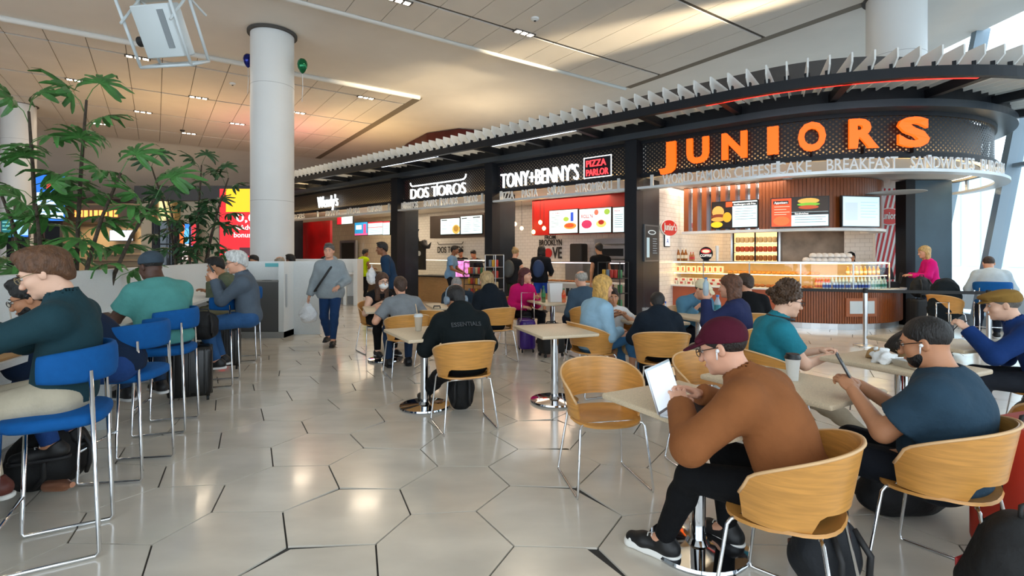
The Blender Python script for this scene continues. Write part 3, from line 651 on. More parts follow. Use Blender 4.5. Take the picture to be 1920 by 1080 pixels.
        if st == 'curly':
            rg = random.Random(5)
            for _ in range(46):
                a, e_ = rg.uniform(0, 6.28), rg.uniform(-.15, 1.5); dx, dy, dz = math.cos(a)*math.cos(e_), math.sin(a)*math.cos(e_), math.sin(e_)
                if dy > .15 and dz < .80: continue
                q.ell(HT((dx*.108, -.018+dy*.125, .036+dz*.115)), v3(.024, .024, .024), None, .012)
        q.rip({'curly': .006, 'buzz': .0008, 'fade': .0015, 'full': .002, 'short': .002}.get(st, .003), 90 if st != 'curly' else 130); soft('headscarf' if st == 'scarf' else 'hair', q, hh, cloth(hc) if st == 'scarf' else hairm(hc), t)
    if st == 'capped':
        q = SDF(); q.ell(HT((0, -.018, .03)), v3(.081, .102, .088), RH, .02); nz = RH @ np.array((0, .62, -1.0)); q.plane(nz, nz @ HT((0, 0, -.01))); q.ell(HT((0, .105, .0)), v3(.072, .055, .062), RH, .02, 's'); soft('hair', q, hh, hairm(hc), t)
    for e_ in extra:
        nm, *ar = e_.split(':')
        if nm in ('cap', 'beanie', 'flatcap'):
            q = SDF(); q.ell(HT((0, -.018, .042)), v3(.090, .110, .092 if nm != 'flatcap' else .075), RH, .02); nz = RH @ np.array((0, .22, -1.0)); q.plane(nz, nz @ HT((0, 0, .022)))
            if nm != 'beanie': q.ell(HT((0, .085, .052)), v3(.072, .022, .022), RH, .02)
            if nm == 'flatcap': q.ell(HT((0, .02, .075)), v3(.105, .125, .035), RH, .03)
            cp = soft('cap', q, hh, cloth(ar[0]), t)
            if nm in ('cap', 'flatcap'):
                q = SDF(); L = .078 if nm == 'cap' else .045; q.ell(HT((0, .085, .036)), v3(.074, L+.02, .014), RH @ rotx(-.12), .01); q.ell(HT((0, .07, .01)), v3(.085, .1, .022), RH @ rotx(-.12), .01, 's'); soft('brim', q, hh*.8, cloth(ar[0]), cp)
        if nm == 'beard':
            q = SDF(); q.ell(HT((0, .046, -.078)), v3(.049*ab, .051, .045), RH, .03); q.ell(HT((0, .028, -.05)), v3(.0665, .05, .06), RH, .03); q.ell(HT((0, .084, -.056)), v3(.028, .020, .010), RH, .008)
            nz = RH @ np.array((0, .25, 1.0)); q.plane(nz, nz @ HT((0, .05, -.050))); q.ell(HT((0, .11, -.068)), v3(.022, .024, .009), RH, .006, 's'); soft('beard', q, hh*.9, hairm(ar[0]), t)
        if nm == 'mask':
            q = SDF(); q.ell(HT((0, .05, -.055)), v3(.068, .072, .056), RH, .02); nz = RH @ np.array((0, -1.0, .0)); q.plane(nz, nz @ HT((0, .03, 0))); soft('face_mask', q, hh, M('white mask', (.82, .84, .84), .8), t)
        if nm == 'glasses':
            m = MB(); gm = M('glasses frame '+ar[0], ar[0], .3)
            for s in (-1, 1):
                m.tube([HT((s*.032+.024*math.cos(a*.5236), .108, .0+.018*math.sin(a*.5236))) for a in range(12)], .0022*sc, 5, closed=True)
                m.tube([HT((s*.057, .106, .006)), HT((s*.079, .05, .008)), HT((s*.082, -.012, .004))], .0022*sc, 5)
            m.tube([HT((-.009, .111, .004)), HT((.009, .111, .004))], .0022*sc, 5); tag(m.build('glasses', gm, t, world=False), kind=None)
        if nm == 'earbud':
            m = MB()
            for s in (-1, 1): m.ell(HT((s*.090, .004, -.008)), (.008, .009, .009), 8, 6); m.tube([HT((s*.091, .008, -.01)), HT((s*.086, .02, -.045))], .0035, 6)
            m.build('earbuds', M('white plastic', (.85, .85, .85), .3), t, True, world=False)
        if nm == 'headphones':
            m = MB(); m.tube([HT((.098*math.sin(a*.19), -.01, -.0+.137*math.cos(a*.19))) for a in range(-8, 9)], .007, 8)
            for s in (-1, 1): m.lathe([(.02, -.018), (.038, -.016), (.040, .012), (.03, .018)], 16, HT((s*.096, -.008, -.012)), ax=RH @ np.array((s, 0, 0)))
            m.build('headphones', M('blue grey plastic', (.2, .25, .3), .35), t, 40, world=False)
        if nm == 'neckphones':
            m = MB(); m.tube([N+np.array((.105*math.sin(a*.3), .095*-math.cos(a*.3)+.02, .035-.03*(abs(a)/8))) for a in range(-8, 9)], .011, 8); m.build('neck_headphones', RUB, t, True, world=False)
    if lod < 2:
        for s in (-1, 1):
            m = MB(); m.ell(HT((s*.029, .0825, .002)), (.0115*sc, .0115*sc, .0085*sc), 10, 8); ey = m.build('eye', M('eye white', (.5, .46, .43), .25), t, True, world=False)
            m = MB(); m.ell(HT((s*.029, .0915, .001)), (.0056*sc, .0038*sc, .0056*sc), 8, 6); m.build('pupil', M('eye dark', (.03, .02, .015), .15), ey, True, world=False)
            m = MB(); m.tube([HT((s*.012, .0965, .022)), HT((s*.03, .096, .028)), HT((s*.05, .082, .023))], [.0025, .0042, .002], 6); m.build('eyebrow', hairm(hc if hc not in ('c9c9c6',) else '8a8a86'), t, True, world=False)
        m = MB(); m.tube([HT((-.02, .0985, -.068)), HT((0, .1035, -.0665)), HT((.02, .0985, -.068))], [.002, .0055, .002], 6); m.build('lips', M('lips '+skin, tuple(c*k for c, k in zip(hexc(SKIN[skin]), (.85, .55, .5))), .45), t, True, world=False)
    t_inv = Matrix.Rotation(-t.rotation_euler.z, 3, 'Z')
    return dict(t=t, HT=HT, RH=RH, W=Wr, E=E, N=N, P=P, SH=SH, K=K, A=A, back=back, CH=CH, d2=d2)
def held(pr, side, name, label, cat, mb_fn, off=(0, .07, -.02), rot=(0, 0, 0)):
    """a separate thing in someone's hand"""
    f = pr['W'][side]-pr['E'][side]; f = f/np.linalg.norm(f); p = pr['W'][side]+f*off[1]+np.array((off[0], 0, off[2])); t = pr['t']
    w = t.matrix_basis @ Vector(p); o = thing(name, label, cat, tuple(w), t.rotation_euler.z); mb_fn(o); o.rotation_euler = (rot[0], rot[1], t.rotation_euler.z+rot[2]); return o
# ================================================================ FURNITURE
def woodmat(name, c, sc=(1.2, 1.2, 14), rough=.32):
    m = bpy.data.materials.new(name); m.use_nodes = True; nt = m.node_tree; b = nt.nodes['Principled BSDF']
    tc = nt.nodes.new('ShaderNodeTexCoord'); mp = nt.nodes.new('ShaderNodeMapping'); mp.inputs['Scale'].default_value = sc; nt.links.new(tc.outputs['Object'], mp.inputs[0])
    n = nt.nodes.new('ShaderNodeTexNoise'); n.inputs['Scale'].default_value = 5; n.inputs['Detail'].default_value = 6; n.inputs['Distortion'].default_value = .5; nt.links.new(mp.outputs[0], n.inputs['Vector'])
    r = nt.nodes.new('ShaderNodeValToRGB'); e = r.color_ramp.elements; e[0].position = .32; e[1].position = .68
    e[0].color = (*[v*.85 for v in c], 1); e[1].color = (*[min(1, v*1.15) for v in c], 1); nt.links.new(n.outputs['Fac'], r.inputs[0]); nt.links.new(r.outputs[0], b.inputs['Base Color']); b.inputs['Roughness'].default_value = rough; MATS[name] = m; return m
OAK = woodmat('honey oak veneer', hexc('c98f48')); OAKE = M('pale ply edge', 'dcb383', .5); WALN = woodmat('red brown slat wood', hexc('8a4a22'), (14, 14, 1.0))
TTOP = M('speckled cream laminate', 'd2bfa2', .45, noise=.16, nscale=160); BLUEF = M('royal blue upholstery', (.004, .088, .30), .8, noise=.06, nscale=30, bump=.06, bscale=300, spec=.2)
def smooth01(x): x = min(max(x, 0), 1); return x*x*(3-2*x)
def make_chair(label):
    t = thing('wooden_chair', label, 'chair', group='oak shell chairs around the tables')
    def seat(u, v):
        a = 2*math.pi*u; e = .78; r = v; cx, cy = math.cos(a), math.sin(a)
        x = .228*r*math.copysign(abs(cx)**e, cx); y = .02+.215*r*math.copysign(abs(cy)**e, cy); return (x, y, .452-.018*(1-r*r)+(.012*r**6 if cy < 0 else -.016*r**4*cy))
    m = MB(); m.slab(seat, 28, 5, -.014); m.build('seat', OAK, t, smooth=45, world=False)
    def back(u, v):
        th = (u-.5)*2*math.radians(118); q = abs(u-.5)*2
        zb = .455+.075*(1-smooth01((q-.36)/.1)); zt = .775-.17*q**2.2-.05*smooth01((q-.86)/.14); z = zb+(zt-zb)*v; w = (z-.455)/.32
        rx = .232+.062*w; ry = .222+.055*w; return (rx*math.sin(th), .02-ry*math.cos(th), z)
    m = MB(); m.slab(back, 36, 6, .012); b = m.build('backrest', OAK, t, smooth=45, world=False)
    m = MB(); m.tube([Vector(back(k/36, 1))+Vector((0, 0, .0005)) for k in range(37)], .0068, 6); m.build('ply_edge', OAKE, b, smooth=True, world=False)
    for s in (-1, 1):
        m = MB(); m.tube([(s*.15, .14, .436), (s*.205, .17, .43), (s*.215, .18, .41), (s*.248, .232, .03), (s*.249, .225, .009), (s*.248, .20, .008), (s*.236, -.20, .008), (s*.236, -.225, .009), (s*.234, -.23, .03), (s*.19, -.155, .43), (s*.15, -.14, .436)], .0078, 8); m.build('sled_leg', CHROME, t, smooth=True, world=False)
    for y in (.14, -.14): m = MB(); m.tube([(-.16, y, .436), (.16, y, .436)], .0075, 8); m.build('under_bar', CHROME, t, smooth=True, world=False)
    return t
def make_table(label, lx=.60, ly=.80, z=.74):
    t = thing('cafe_table', label, 'table', group='pedestal tables of the food court')
    m = MB(); m.rbox((0, 0, z-.016), (lx, ly, .032), .012); m.build('table_top', TTOP, t, smooth=40, world=False)
    m = MB(); m.lathe([(.04, .03), (.04, z-.04), (.11, z-.033)], 20); m.build('column', CHROME, t, smooth=40, world=False)
    m = MB(); m.lathe([(.245, 0), (.25, .012), (.245, .026), (.06, .036), (.045, .06)], 36); m.build('base', M('mirror steel', (.5, .52, .55), .05, 1), t, smooth=40, world=False)
    return t
def make_stool(label):
    t = thing('bar_stool', label, 'stool', group='blue counter stools')
    def pad(u, v):
        a = 2*math.pi*u; q = v*2-1; r = (1-abs(q)**3.2)**(1/3.2) if abs(q) < 1 else 0; cx, cy = math.cos(a), math.sin(a); e = .62
        return ((.14+.085*r)*math.copysign(abs(cx)**e, cx)*(r**.15), (.14+.075*r)*math.copysign(abs(cy)**e, cy)*(r**.15), .685+.04*q)
    m = MB(); m.slab(pad, 28, 10); m.build('seat', BLUEF, t, smooth=True, world=False)
    def bk(u, v):
        th = (u-.5)*2*math.radians(98); a = 2*math.pi*v; w = abs(u-.5)*2; hh = .088*(1-.25*w**3); tk = .024
        r0 = .235+tk*math.cos(a)*.9; z = .955+hh*math.copysign(abs(math.sin(a))**.6, math.sin(a)); return (r0*1.02*math.sin(th), .0-r0*.95*math.cos(th), z)
    m = MB(); rings = [[Vector(bk(i/26, j/12)) for j in range(12)] for i in range(27)]; m.rings(rings); m.build('backrest', BLUEF, t, smooth=True, world=False)
    for s in (-1, 1):
        m = MB(); m.tube([(s*.205, .18, .63), (s*.208, .19, .03), (s*.208, .185, .011), (s*.208, -.205, .011), (s*.208, -.215, .03), (s*.212, -.12, .9)] if 0 else [(s*.2, .17, .67), (s*.208, .19, .03), (s*.208, .18, .011), (s*.208, -.18, .011), (s*.208, -.195, .03), (s*.2, -.16, .93)], .0105, 8); m.build('sled_leg', CHROME, t, smooth=True, world=False)
    m = MB(); m.tube([(-.208, .185, .22), (.208, .185, .22)], .0095, 8); m.build('footrest', CHROME, t, smooth=True, world=False)
    return t
PROTO = {}
def place(kind, fn, label, xy, rz, **k):
    if kind not in PROTO: o = PROTO[kind] = fn(label, **k)
    else: o = copy_tree(PROTO[kind], label=label)
    o.location = (xy[0], xy[1], 0); o.rotation_euler = (0, 0, rz); o.matrix_basis = Matrix.Translation(o.location) @ Matrix.Rotation(rz, 4, 'Z'); return o
LD = Vector((-.31, .95, 0)).normalized(); LM = Vector((-.95, -.31, 0)).normalized()
# ---- tables
TB = {}
for key, xy, dr, lab in (
    ('laptop', (.95, 2.62), (.49, -.87), 'cream pedestal table under the open laptop'), ('coffee', (1.66, 3.08), (.52, -.85), 'cream pedestal table with the black lidded coffee cup'),
    ('food', (2.75, 3.62), (.45, -.89), 'cream pedestal table littered with the foil tray and bowl'), ('empty', (.435, 5.24), (-.33, .944), 'empty cream pedestal table in the middle of the floor'),
    ('boy', (1.60, 6.05), (-.33, .944), 'cream pedestal table with the soda cup and water bottle'), ('capman', (2.35, 6.45), (-.33, .944), 'cream pedestal table before the man in the cream cap'),
    ('hoodie', (-.86, 5.05), (-.5, .87), 'cream pedestal table with the iced drink and straw'), ('mask', (-1.80, 7.3), (-.33, .944), 'cream pedestal table before the woman in the face mask'),
    ('elder', (-.95, 7.75), (-.33, .944), 'cream pedestal table between the grey jacket man and the blonde woman'), ('magenta', (.66, 8.35), (-.33, .944), 'cream pedestal table with the white paper bag and orange soda'),
    ('flatcap', (3.75, 4.55), (-.33, .944), 'cream pedestal table before the man in the flat cap')):
    TB[key] = place('table', make_table, lab, xy, face_rz(dr))
# ---- chairs
for xy, dr, lab in (
    ((.60, 3.40), (.2, -1), 'empty oak shell chair standing clear in front of the laptop table'), ((1.15, 2.12), (-.75, .66), 'oak shell chair under the man in the brown jacket'),
    ((1.42, 3.62), (.3, -1), 'empty oak shell chair behind the laptop screen'), ((1.99, 2.36), (-.62, .78), 'oak shell chair under the man in the dark blue T-shirt'),
    ((-.42, 4.52), (-.35, .93), 'oak shell chair under the man in the black hoodie'), ((-1.32, 6.42), (-.42, .9), 'oak shell chair under the man in the grey T-shirt'),
    ((-2.12, 7.98), (.6, -.8), 'oak shell chair under the woman in the face mask'), ((-.22, 7.25), (-.4, .9), 'oak shell chair under the blonde woman in the dark coat'),
    ((-1.02, 6.93), (.2, 1), 'oak shell chair with a beige rucksack on its seat'), ((-.82, 8.4), (-.1, -1), 'oak shell chair under the grey jacket man in glasses'), ((.1, 8.7), (.7, -.7), 'oak shell chair under the woman in the magenta coat'),
    ((.86, 5.6), (.9, .42), 'oak shell chair under the woman in the pale denim jacket'), ((1.2, 6.15), (.12, -1), 'oak shell chair under the boy in the white T-shirt'),
    ((1.47, 5.05), (.1, 1), 'oak shell chair under the child in the dark hooded jacket'), ((2.42, 5.42), (-.75, .65), 'oak shell chair under the woman raising a water bottle'),
    ((2.02, 4.05), (.97, .1), 'oak shell chair under the curly haired man in teal'), ((2.42, 7.1), (.2, -.98), 'oak shell chair under the man in the cream cap'),
    ((1.12, 7.6), (-.3, .95), 'oak shell chair under the grey haired man in the slate jacket'), ((3.05, 6.6), (.2, .98), 'oak shell chair under the person in black'),
    ((4.15, 3.95), (-.8, .6), 'oak shell chair under the man in the flat cap'), ((3.1, 2.95), (-.5, .85), 'oak shell chair hung with a dark coat behind the red suitcase')):
    place('chair', make_chair, lab, xy, face_rz(dr))
# ---- blue stools
for xy, dr, lab in (((-2.32, 2.62), (-.85, -.5), 'blue counter stool under the man in the dark teal sweater'), ((-2.66, 3.55), (-.97, -.15), 'blue counter stool under the bearded man in navy'),
    ((-3.0, 4.45), (-.95, -.31), 'blue counter stool under the man in the teal T-shirt'), ((-3.42, 5.95), (-.95, -.31), 'blue counter stool under the grey haired man with a phone'),
    ((-3.85, 7.35), (-.95, -.31), 'blue counter stool under the bearded man at the counter end'), ((-4.6, 10.5), (-.9, .3), 'blue counter stool under the bald man in light blue'),
    ((-4.78, 11.25), (-.9, .3), 'blue counter stool under the man in the purple shirt'), ((8.35, 8.9), (.5, .85), 'blue stool by the leaning windows under the man in white')):
    place('stool', make_stool, lab, xy, face_rz(dr))
# ---- long counter with its divider on the left
QUARTZ = M('white quartz', 'dfe3e3', .35, noise=.05, nscale=120); GREYL = M('dark grey laminate', (.085, .088, .09), .5); KICK = M('grey kick plate', (.3, .3, .29), .45)
S3 = Vector((-3.0, 4.45, 0))
def lp(a, o, z): v = S3+LD*a+LM*o; return (v.x, v.y, z)
def lbox(m, a0, a1, o0, o1, z0, z1): m.add([lp(a0, o0, z0), lp(a1, o0, z0), lp(a1, o1, z0), lp(a0, o1, z0), lp(a0, o0, z1), lp(a1, o0, z1), lp(a1, o1, z1), lp(a0, o1, z1)], [(3, 2, 1, 0), (4, 5, 6, 7), (0, 1, 5, 4), (1, 2, 6, 5), (2, 3, 7, 6), (3, 0, 4, 7)])
ct = thing('long_counter', 'long white quartz counter with a raised divider before the palms', 'counter', lp(0, .6, 0))
m = MB(); lbox(m, -3.6, 5.1, .27, .84, .885, .92); m.build('worktop', QUARTZ, ct)
m = MB(); lbox(m, -3.6, 5.4, .84, .96, 0, 1.35); m.build('divider', QUARTZ, ct)
for a in (-3.3, -1.7, .1, 1.9, 3.7): m = MB(); lbox(m, a, a+.04, .45, .84, 0, .885); m.build('support_panel', QUARTZ, ct)
m = MB(); lbox(m, -3.6, 5.4, .80, .84, 0, .12); m.build('kick_plate', KICK, ct)
m = MB(); lbox(m, -2.4, -1.25, .30, .62, .921, .935); tag(m.build('serving_tray', M('kraft brown', 'b98f5e', .7)), 'brown tray lying on the white quartz counter', 'tray')
rb = thing('recycling_cabinet', 'dark grey recycling cabinet in a white quartz surround at the counter end', 'bin', (-4.5, 9.4, 0))
m = MB(); m.box((-4.5, 9.72, .69), (1.75, .1, 1.38)); m.build('back_panel', QUARTZ, rb)
m = MB(); m.box((-4.17, 9.5, .69), (.1, .5, 1.38)); m.build('end_panel', QUARTZ, rb)
m = MB(); m.box((-4.56, 9.46, .56), (.67, .42, .9)); bd = m.build('cabinet', GREYL, rb)
for x in (-4.73, -4.39): m = MB(); m.box((x, 9.245, .52), (.31, .012, .78)); m.build('door', GREYL, bd)
m = MB(); m.box((-4.56, 9.46, 1.02), (.69, .44, .02)); m.build('cabinet_top', M('mid grey laminate', (.2, .2, .2), .4), rb)
m = MB(); m.lathe([(.085, 1.031), (.085, 1.034)], 24, (-4.5, 9.4, 0)); m.build('drop_hole', RUB, rb)
m = MB(); m.box((-4.52, 9.665, 1.31), (.28, .006, .07)); m.build('recycling_notice', M('teal notice', (.12, .5, .55), .5), rb)
m = MB(); m.box((-4.5, 9.46, .055), (.76, .44, .11)); m.build('kick_plate', KICK, rb)
m = MB(); m.box((-4.105, 9.32, .85), (.02, .03, .6)); m.build('edge_guard', STEEL, rb)
# ---- second counter in front of the burger shop
c2 = thing('white_counter', 'white partition with a bar table in front of the burger shop', 'counter', (-5.9, 15.7, 0))
m = MB(); m.box((-5.95, 15.75, .69), (2.6, .1, 1.38)); m.build('divider', QUARTZ, c2)
m = MB(); m.box((-4.65, 15.5, .69), (.12, .6, 1.38)); m.build('end_panel', QUARTZ, c2)
m = MB(); m.box((-5.7, 15.35, .95), (2.0, .55, .04)); m.build('worktop', QUARTZ, c2)
m = MB(); m.box((-4.95, 15.2, .47), (.09, .09, .93)); m.build('leg', QUARTZ, c2)
m = MB(); m.box((-5.95, 15.68, .12), (2.6, .06, .24)); m.build('kick_plate', KICK, c2)
# ---- luggage
def wheels(t, w, d, z=.025):
    for sx_ in (-1, 1):
        for sy in (-1, 1): m = MB(); m.lathe([(.012, -.012), (.025, -.012), (.025, .012), (.012, .012)], 12, (sx_*(w/2-.04), sy*(d/2-.04), z), ax=(1, 0, 0)); m.build('wheel', RUB, t, smooth=40, world=False)
def suitcase(label, xy, rz, w, d, h, col, rough=.35, handle=0, ribs=6, soft_=False):
    t = thing('suitcase', label, 'suitcase', (xy[0], xy[1], 0), rz); mt = M('shell '+col, col, rough, bump=.15 if soft_ else 0, bscale=120)
    m = MB(); m.rbox((0, 0, .05+(h-.05)/2), (w, d, h-.05), .05); b = m.build('shell', mt, t, smooth=50, world=False)
    for k in range(ribs):
        x = (k-(ribs-1)/2)*w*.84/ribs
        for sy in (-1, 1): m = MB(); m.rbox((x, sy*d/2, .05+(h-.05)/2), (w*.05, .014, h*.82), .005); m.build('rib', mt, b, smooth=50, world=False)
    m = MB(); m.rbox((0, 0, .05+(h-.05)/2), (w+.004, .02, h-.046), .012); m.build('zip_seam', RUB, b, smooth=50, world=False)
    m = MB(); m.tube([(-.08, 0, h), (-.07, 0, h+.03), (.07, 0, h+.03), (.08, 0, h)], .01, 8); m.build('carry_handle', RUB, t, smooth=True, world=False)
    if handle:
        m = MB(); m.tube([(-.1, -d/2+.03, h-.02), (-.1, -d/2+.03, h+handle), (.1, -d/2+.03, h+handle), (.1, -d/2+.03, h-.02)], .0085, 8); m.build('telescopic_handle', CHROME if handle > .2 else RUB, t, smooth=True, world=False)
    wheels(t, w, d); return t
suitcase('black ribbed hard suitcase standing beside the blue stools', (-3.33, 5.3), .5, .40, .25, .56, '0e0f11', .3, 0, 5)
suitcase('black suitcase behind the grey haired man at the counter', (-3.78, 6.75), .4, .36, .24, .55, '101113', .35, 0, 5)
suitcase('purple hard suitcase with raised chrome handle beside the magenta coat', (.22, 8.0), .15, .25, .36, .50, '3d1a78', .28, .42, 4)
suitcase('black soft suitcase next to the purple one', (.58, 7.6), .4, .36, .26, .48, '111214', .6, 0, 0, True)
suitcase('bright orange red hard suitcase beside the black rucksack', (2.55, 2.52), .35, .46, .30, .68, 'b5301c', .4, 0, 6)
suitcase('black soft suitcase standing by the woman in the pink sweater', (8.18, 10.25), .1, .44, .28, .62, '12161c', .7, .1, 0, True)
suitcase('charcoal trolley case with raised handle near the second stanchion', (6.3, 7.6), .1, .38, .25, .5, '14161a', .6, .3, 0, True)
def bag(label, xy, rz, w, d, h, col, name='rucksack', strap=True, trim=None, z=0, cat='bag'):
    t = thing(name, label, cat, (xy[0], xy[1], z), rz); q = SDF(); q.ell((0, 0, h*.36), (w*.5, d*.5, h*.40), None, .08); q.ell((0, -.01, h*.66), (w*.42, d*.40, h*.33), None, .08); q.ell((0, d*.38, h*.30), (w*.36, d*.25, h*.24), None, .04); q.rip(.006, 22); q.plane((0, 0, -1), 0)
    mt = M('bag '+col, col, .75, noise=.2, nscale=12, bump=.25, bscale=40); b = soft('body', q, .011, mt, t)
    m = MB(); m.tube([(-.045, -d*.1, h*.95), (-.04, -d*.1, h*1.06), (.04, -d*.1, h*1.06), (.045, -d*.1, h*.95)], .009, 8); m.build('grab_loop', RUB, t, smooth=True, world=False)
    if strap:
        for s in (-1, 1): m = MB(); m.tube([(s*w*.2, -d*.34, h*.86), (s*w*.27, -d*.58, h*.6), (s*w*.26, -d*.56, h*.3), (s*w*.3, -d*.36, h*.12)], .014, 6); m.build('strap', RUB, t, smooth=True, world=False)
    if trim: m = MB(); m.rbox((0, d*.52, h*.42), (w*.5, .012, h*.08), .005); m.build('trim', M('trim '+trim, trim, .5), t, smooth=40, world=False)
    return t
bag('black rucksack slumped on the floor beneath the first stools', (-3.02, 3.35), 1.2, .48, .32, .40, '0b0c0e', trim=None)
m = MB(); m.lathe([(.03, 0), (.034, .01), (.034, .16), (.02, .19), (.016, .22)], 16, (-2.82, 3.1, .1), ax=(.9, -.25, .15)); cb = m.build('metal_bottle', M('copper metal', (.55, .25, .15), .3, .8), smooth=40); tag(cb, 'copper coloured bottle tucked against the black rucksack under the stools', 'bottle')
bag('black rucksack hanging on the floor beside the hooded man', (-.5, 5.0), .2, .26, .22, .42, '0a0b0c')
bag('large black rucksack with red tag in front of the orange red suitcase', (2.03, 2.06), .4, .40, .30, .48, '08090b', trim='b03030')
bag('dark navy canvas rucksack with brown leather under the brown jacket chair', (1.42, 2.32), .3, .30, .26, .34, '14181e', trim='5a3020')
bag('black holdall lying on the floor beyond the man with the phone', (2.3, 3.0), .2, .62, .30, .30, '0b0c0f', name='holdall', strap=False)
bag('beige rucksack resting on a chair before the grey jacket man', (-1.02, 6.95), .2, .24, .2, .32, 'a89a80', z=.47)
bag('black rucksack sitting on top of the soft suitcase by the pink sweater', (8.18, 10.25), .1, .42, .24, .42, '0d1014', z=.655)
bag('white tote bag with black straps on the floor under the chairs', (2.0, 4.75), .4, .46, .2, .36, 'c8cdcd', name='tote_bag')
bag('black jacket heap on the corner of the food table', (3.05, 3.85), .3, .44, .3, .2, '0c0f13', name='jacket_heap', strap=False, z=.742, cat='jacket')
bag('black bag resting on the black suitcase by the stools', (-3.25, 5.4), .5, .28, .2, .3, '0e0f12', z=.61)
bag('black and cream patterned bag piled behind the man with the phone', (3.1, 2.9), .4, .40, .30, .36, '2a2a28', strap=False, z=.46, name='patterned_bag')
# ---- stanchions
ST = []
for xy, lab in (((5.83, 8.45), 'steel queue post in front of the wood counter'), ((7.45, 8.0), 'steel queue post near the window side chairs')):
    t = thing('queue_post', lab, 'stanchion', (*xy, 0)); m = MB(); m.lathe([(.033, .03), (.033, .93), (.03, .95)], 16); m.build('post', STEEL, t, smooth=40, world=False)
    m = MB(); m.lathe([(.17, 0), (.17, .015), (.05, .035)], 28); m.build('base', STEEL, t, smooth=40, world=False)
    m = MB(); m.lathe([(.036, .87), (.036, .95)], 16); m.build('belt_head', RUB, t, smooth=40, world=False)
def belt(label, a, b):
    m = MB(); d = Vector(b)-Vector(a); m.box(((a[0]+b[0])/2, (a[1]+b[1])/2, .905), (d.length-.07, .004, .05), math.atan2(d.y, d.x)); tag(m.build('queue_belt', RUB), label, 'belt')
belt('black belt stretched between the two steel queue posts', (5.83, 8.45, 0), (7.45, 8.0, 0)); belt('black belt running from the queue post along the counter', (5.83, 8.45, 0), (4.6, 8.9, 0))
# ================================================================ PEOPLE IN THE HALL
def phone_mb(o):
    m = MB(); m.rbox((0, 0, 0), (.074, .15, .009), .004); b = m.build('case', M('phone black', (.01, .01, .012), .3), o, smooth=40, world=False)
    m = MB(); m.box((0, 0, .0048), (.066, .14, .0006)); m.build('screen', M('phone screen', (.06, .09, .12), .1), o, world=False)
BAR = .715
p = person('man in dark teal sweater holding a phone on the first blue stool', (-2.33, 2.66), (-.93, -.36), seat=BAR, lean=-11, slump=10, hd=(-4, 24, 0), lh=(-.24, .52, 1.0), rh=(.06, .42, 1.16), lf=(-.12, .32, .32), rf=(.12, .34, .32), skin='pale', hair=('full', '5a3a22'), top=('1d3a42', 2, .018), pants=('b9ae98', 2), shoes=('5a2418', 'e6e4de'), lod=0, extra=('collar', 'glasses:8a7a5a'), curl=(.4, .7))
held(p, 1, 'smartphone', 'black phone in the hand of the man in dark teal sweater', 'phone', phone_mb, (0, .085, .015), (.7, 0, .4))
p = person('bearded man in navy jacket bent over the counter by the iced cup', (-2.60, 3.40), (-.9, -.42), seat=BAR, lean=34, slump=18, hd=(0, 20, 0), lh=(-.16, .60, .98), rh=(.12, .62, .98), lf=(-.12, .32, .32), rf=(.12, .3, .32), skin='tan', hair=('full', '0c0b0b'), top=('14243c', 2, .022), pants=('1f3f78', 2), shoes=('101114', '15161a'), lod=0, extra=('beard:0e0b0a', 'glasses:101010'))
person('large man in teal T-shirt and grey backwards cap at the counter', (-3.02, 4.45), (-.88, .42), seat=BAR, lean=4, slump=8, hd=(-8, 18, 0), lh=(-.22, .46, .97), rh=(.2, .46, .97), lf=(-.14, .3, .32), rf=(.14, .3, .32), skin='dark', hair=('buzz', '14100e'), top=('4f8f8a', .62, .02), pants=('22344c', 2), bulk=1.32, lod=0, extra=('beanie:3a4650',))
p = person('grey haired man in slate pullover typing on a phone', (-3.02, 5.88), (-.95, -.31), seat=BAR, lean=0, slump=4, hd=(0, 14, 0), lh=(-.06, .34, 1.22), rh=(.06, .34, 1.20), lf=(-.12, .3, .32), rf=(.12, .3, .32), skin='fair', hair=('full', 'c9c9c6'), top=('515c68', 2, .018), pants=('2f5684', 2), lod=0, extra=('collar', 'glasses:303030'), curl=(.9, .9), elb={-1: (-.3, -.3, -1), 1: (.3, -.3, -1)})
held(p, -1, 'smartphone', 'phone in both hands of the grey haired man', 'phone', phone_mb, (.03, .09, .03), (1.1, 0, 0))
person('dark haired bearded man in olive shirt at the far counter end', (-3.88, 7.3), (-.95, -.25), seat=BAR, lean=16, slump=14, hd=(0, 18, 0), lh=(-.1, .36, 1.12), rh=(.14, .46, .98), lf=(-.12, .3, .32), rf=(.12, .3, .32), skin='tan', hair=('fade', '100d0c'), top=('5c6450', 2), pants=('8a8468', 2), lod=1, extra=('beard:120e0c',))
person('bald man in light blue shirt seen beyond the recycling cabinet', (-4.52, 10.5), (-.9, .3), seat=BAR, lean=18, slump=14, hd=(0, 12, 0), lh=(-.2, .4, .98), rh=(.2, .4, .98), skin='fair', hair=('fringe', '9a8a78'), top=('6f97b8', 2), lod=1)
person('man in purple shirt beside the bald man', (-4.70, 11.28), (-.9, .3), seat=BAR, lean=10, slump=10, hd=(0, 8, 0), skin='brown', hair=('short', '14100e'), top=('4c3c66', 2), lod=2)
person('black haired man whose head shows above the recycling cabinet', (-5.25, 10.6), (-.3, -1), sit=False, sc=.86, skin='tan', hair=('full', '0d0c0c'), top=('30343c', 2), lod=2)
person('person in white shirt behind the second palm', (-7.1, 11.3), (.6, -.8), sit=False, sc=.95, skin='tan', hair=('short', '3a2a20'), top=('b8aca0', 2), lod=2)
person('person in pale blue shirt beyond the tall palm', (-7.6, 8.2), (.9, -.2), sit=False, sc=.9, skin='tan', hair=('short', '20160f'), top=('9fb0bd', 2), lod=2)
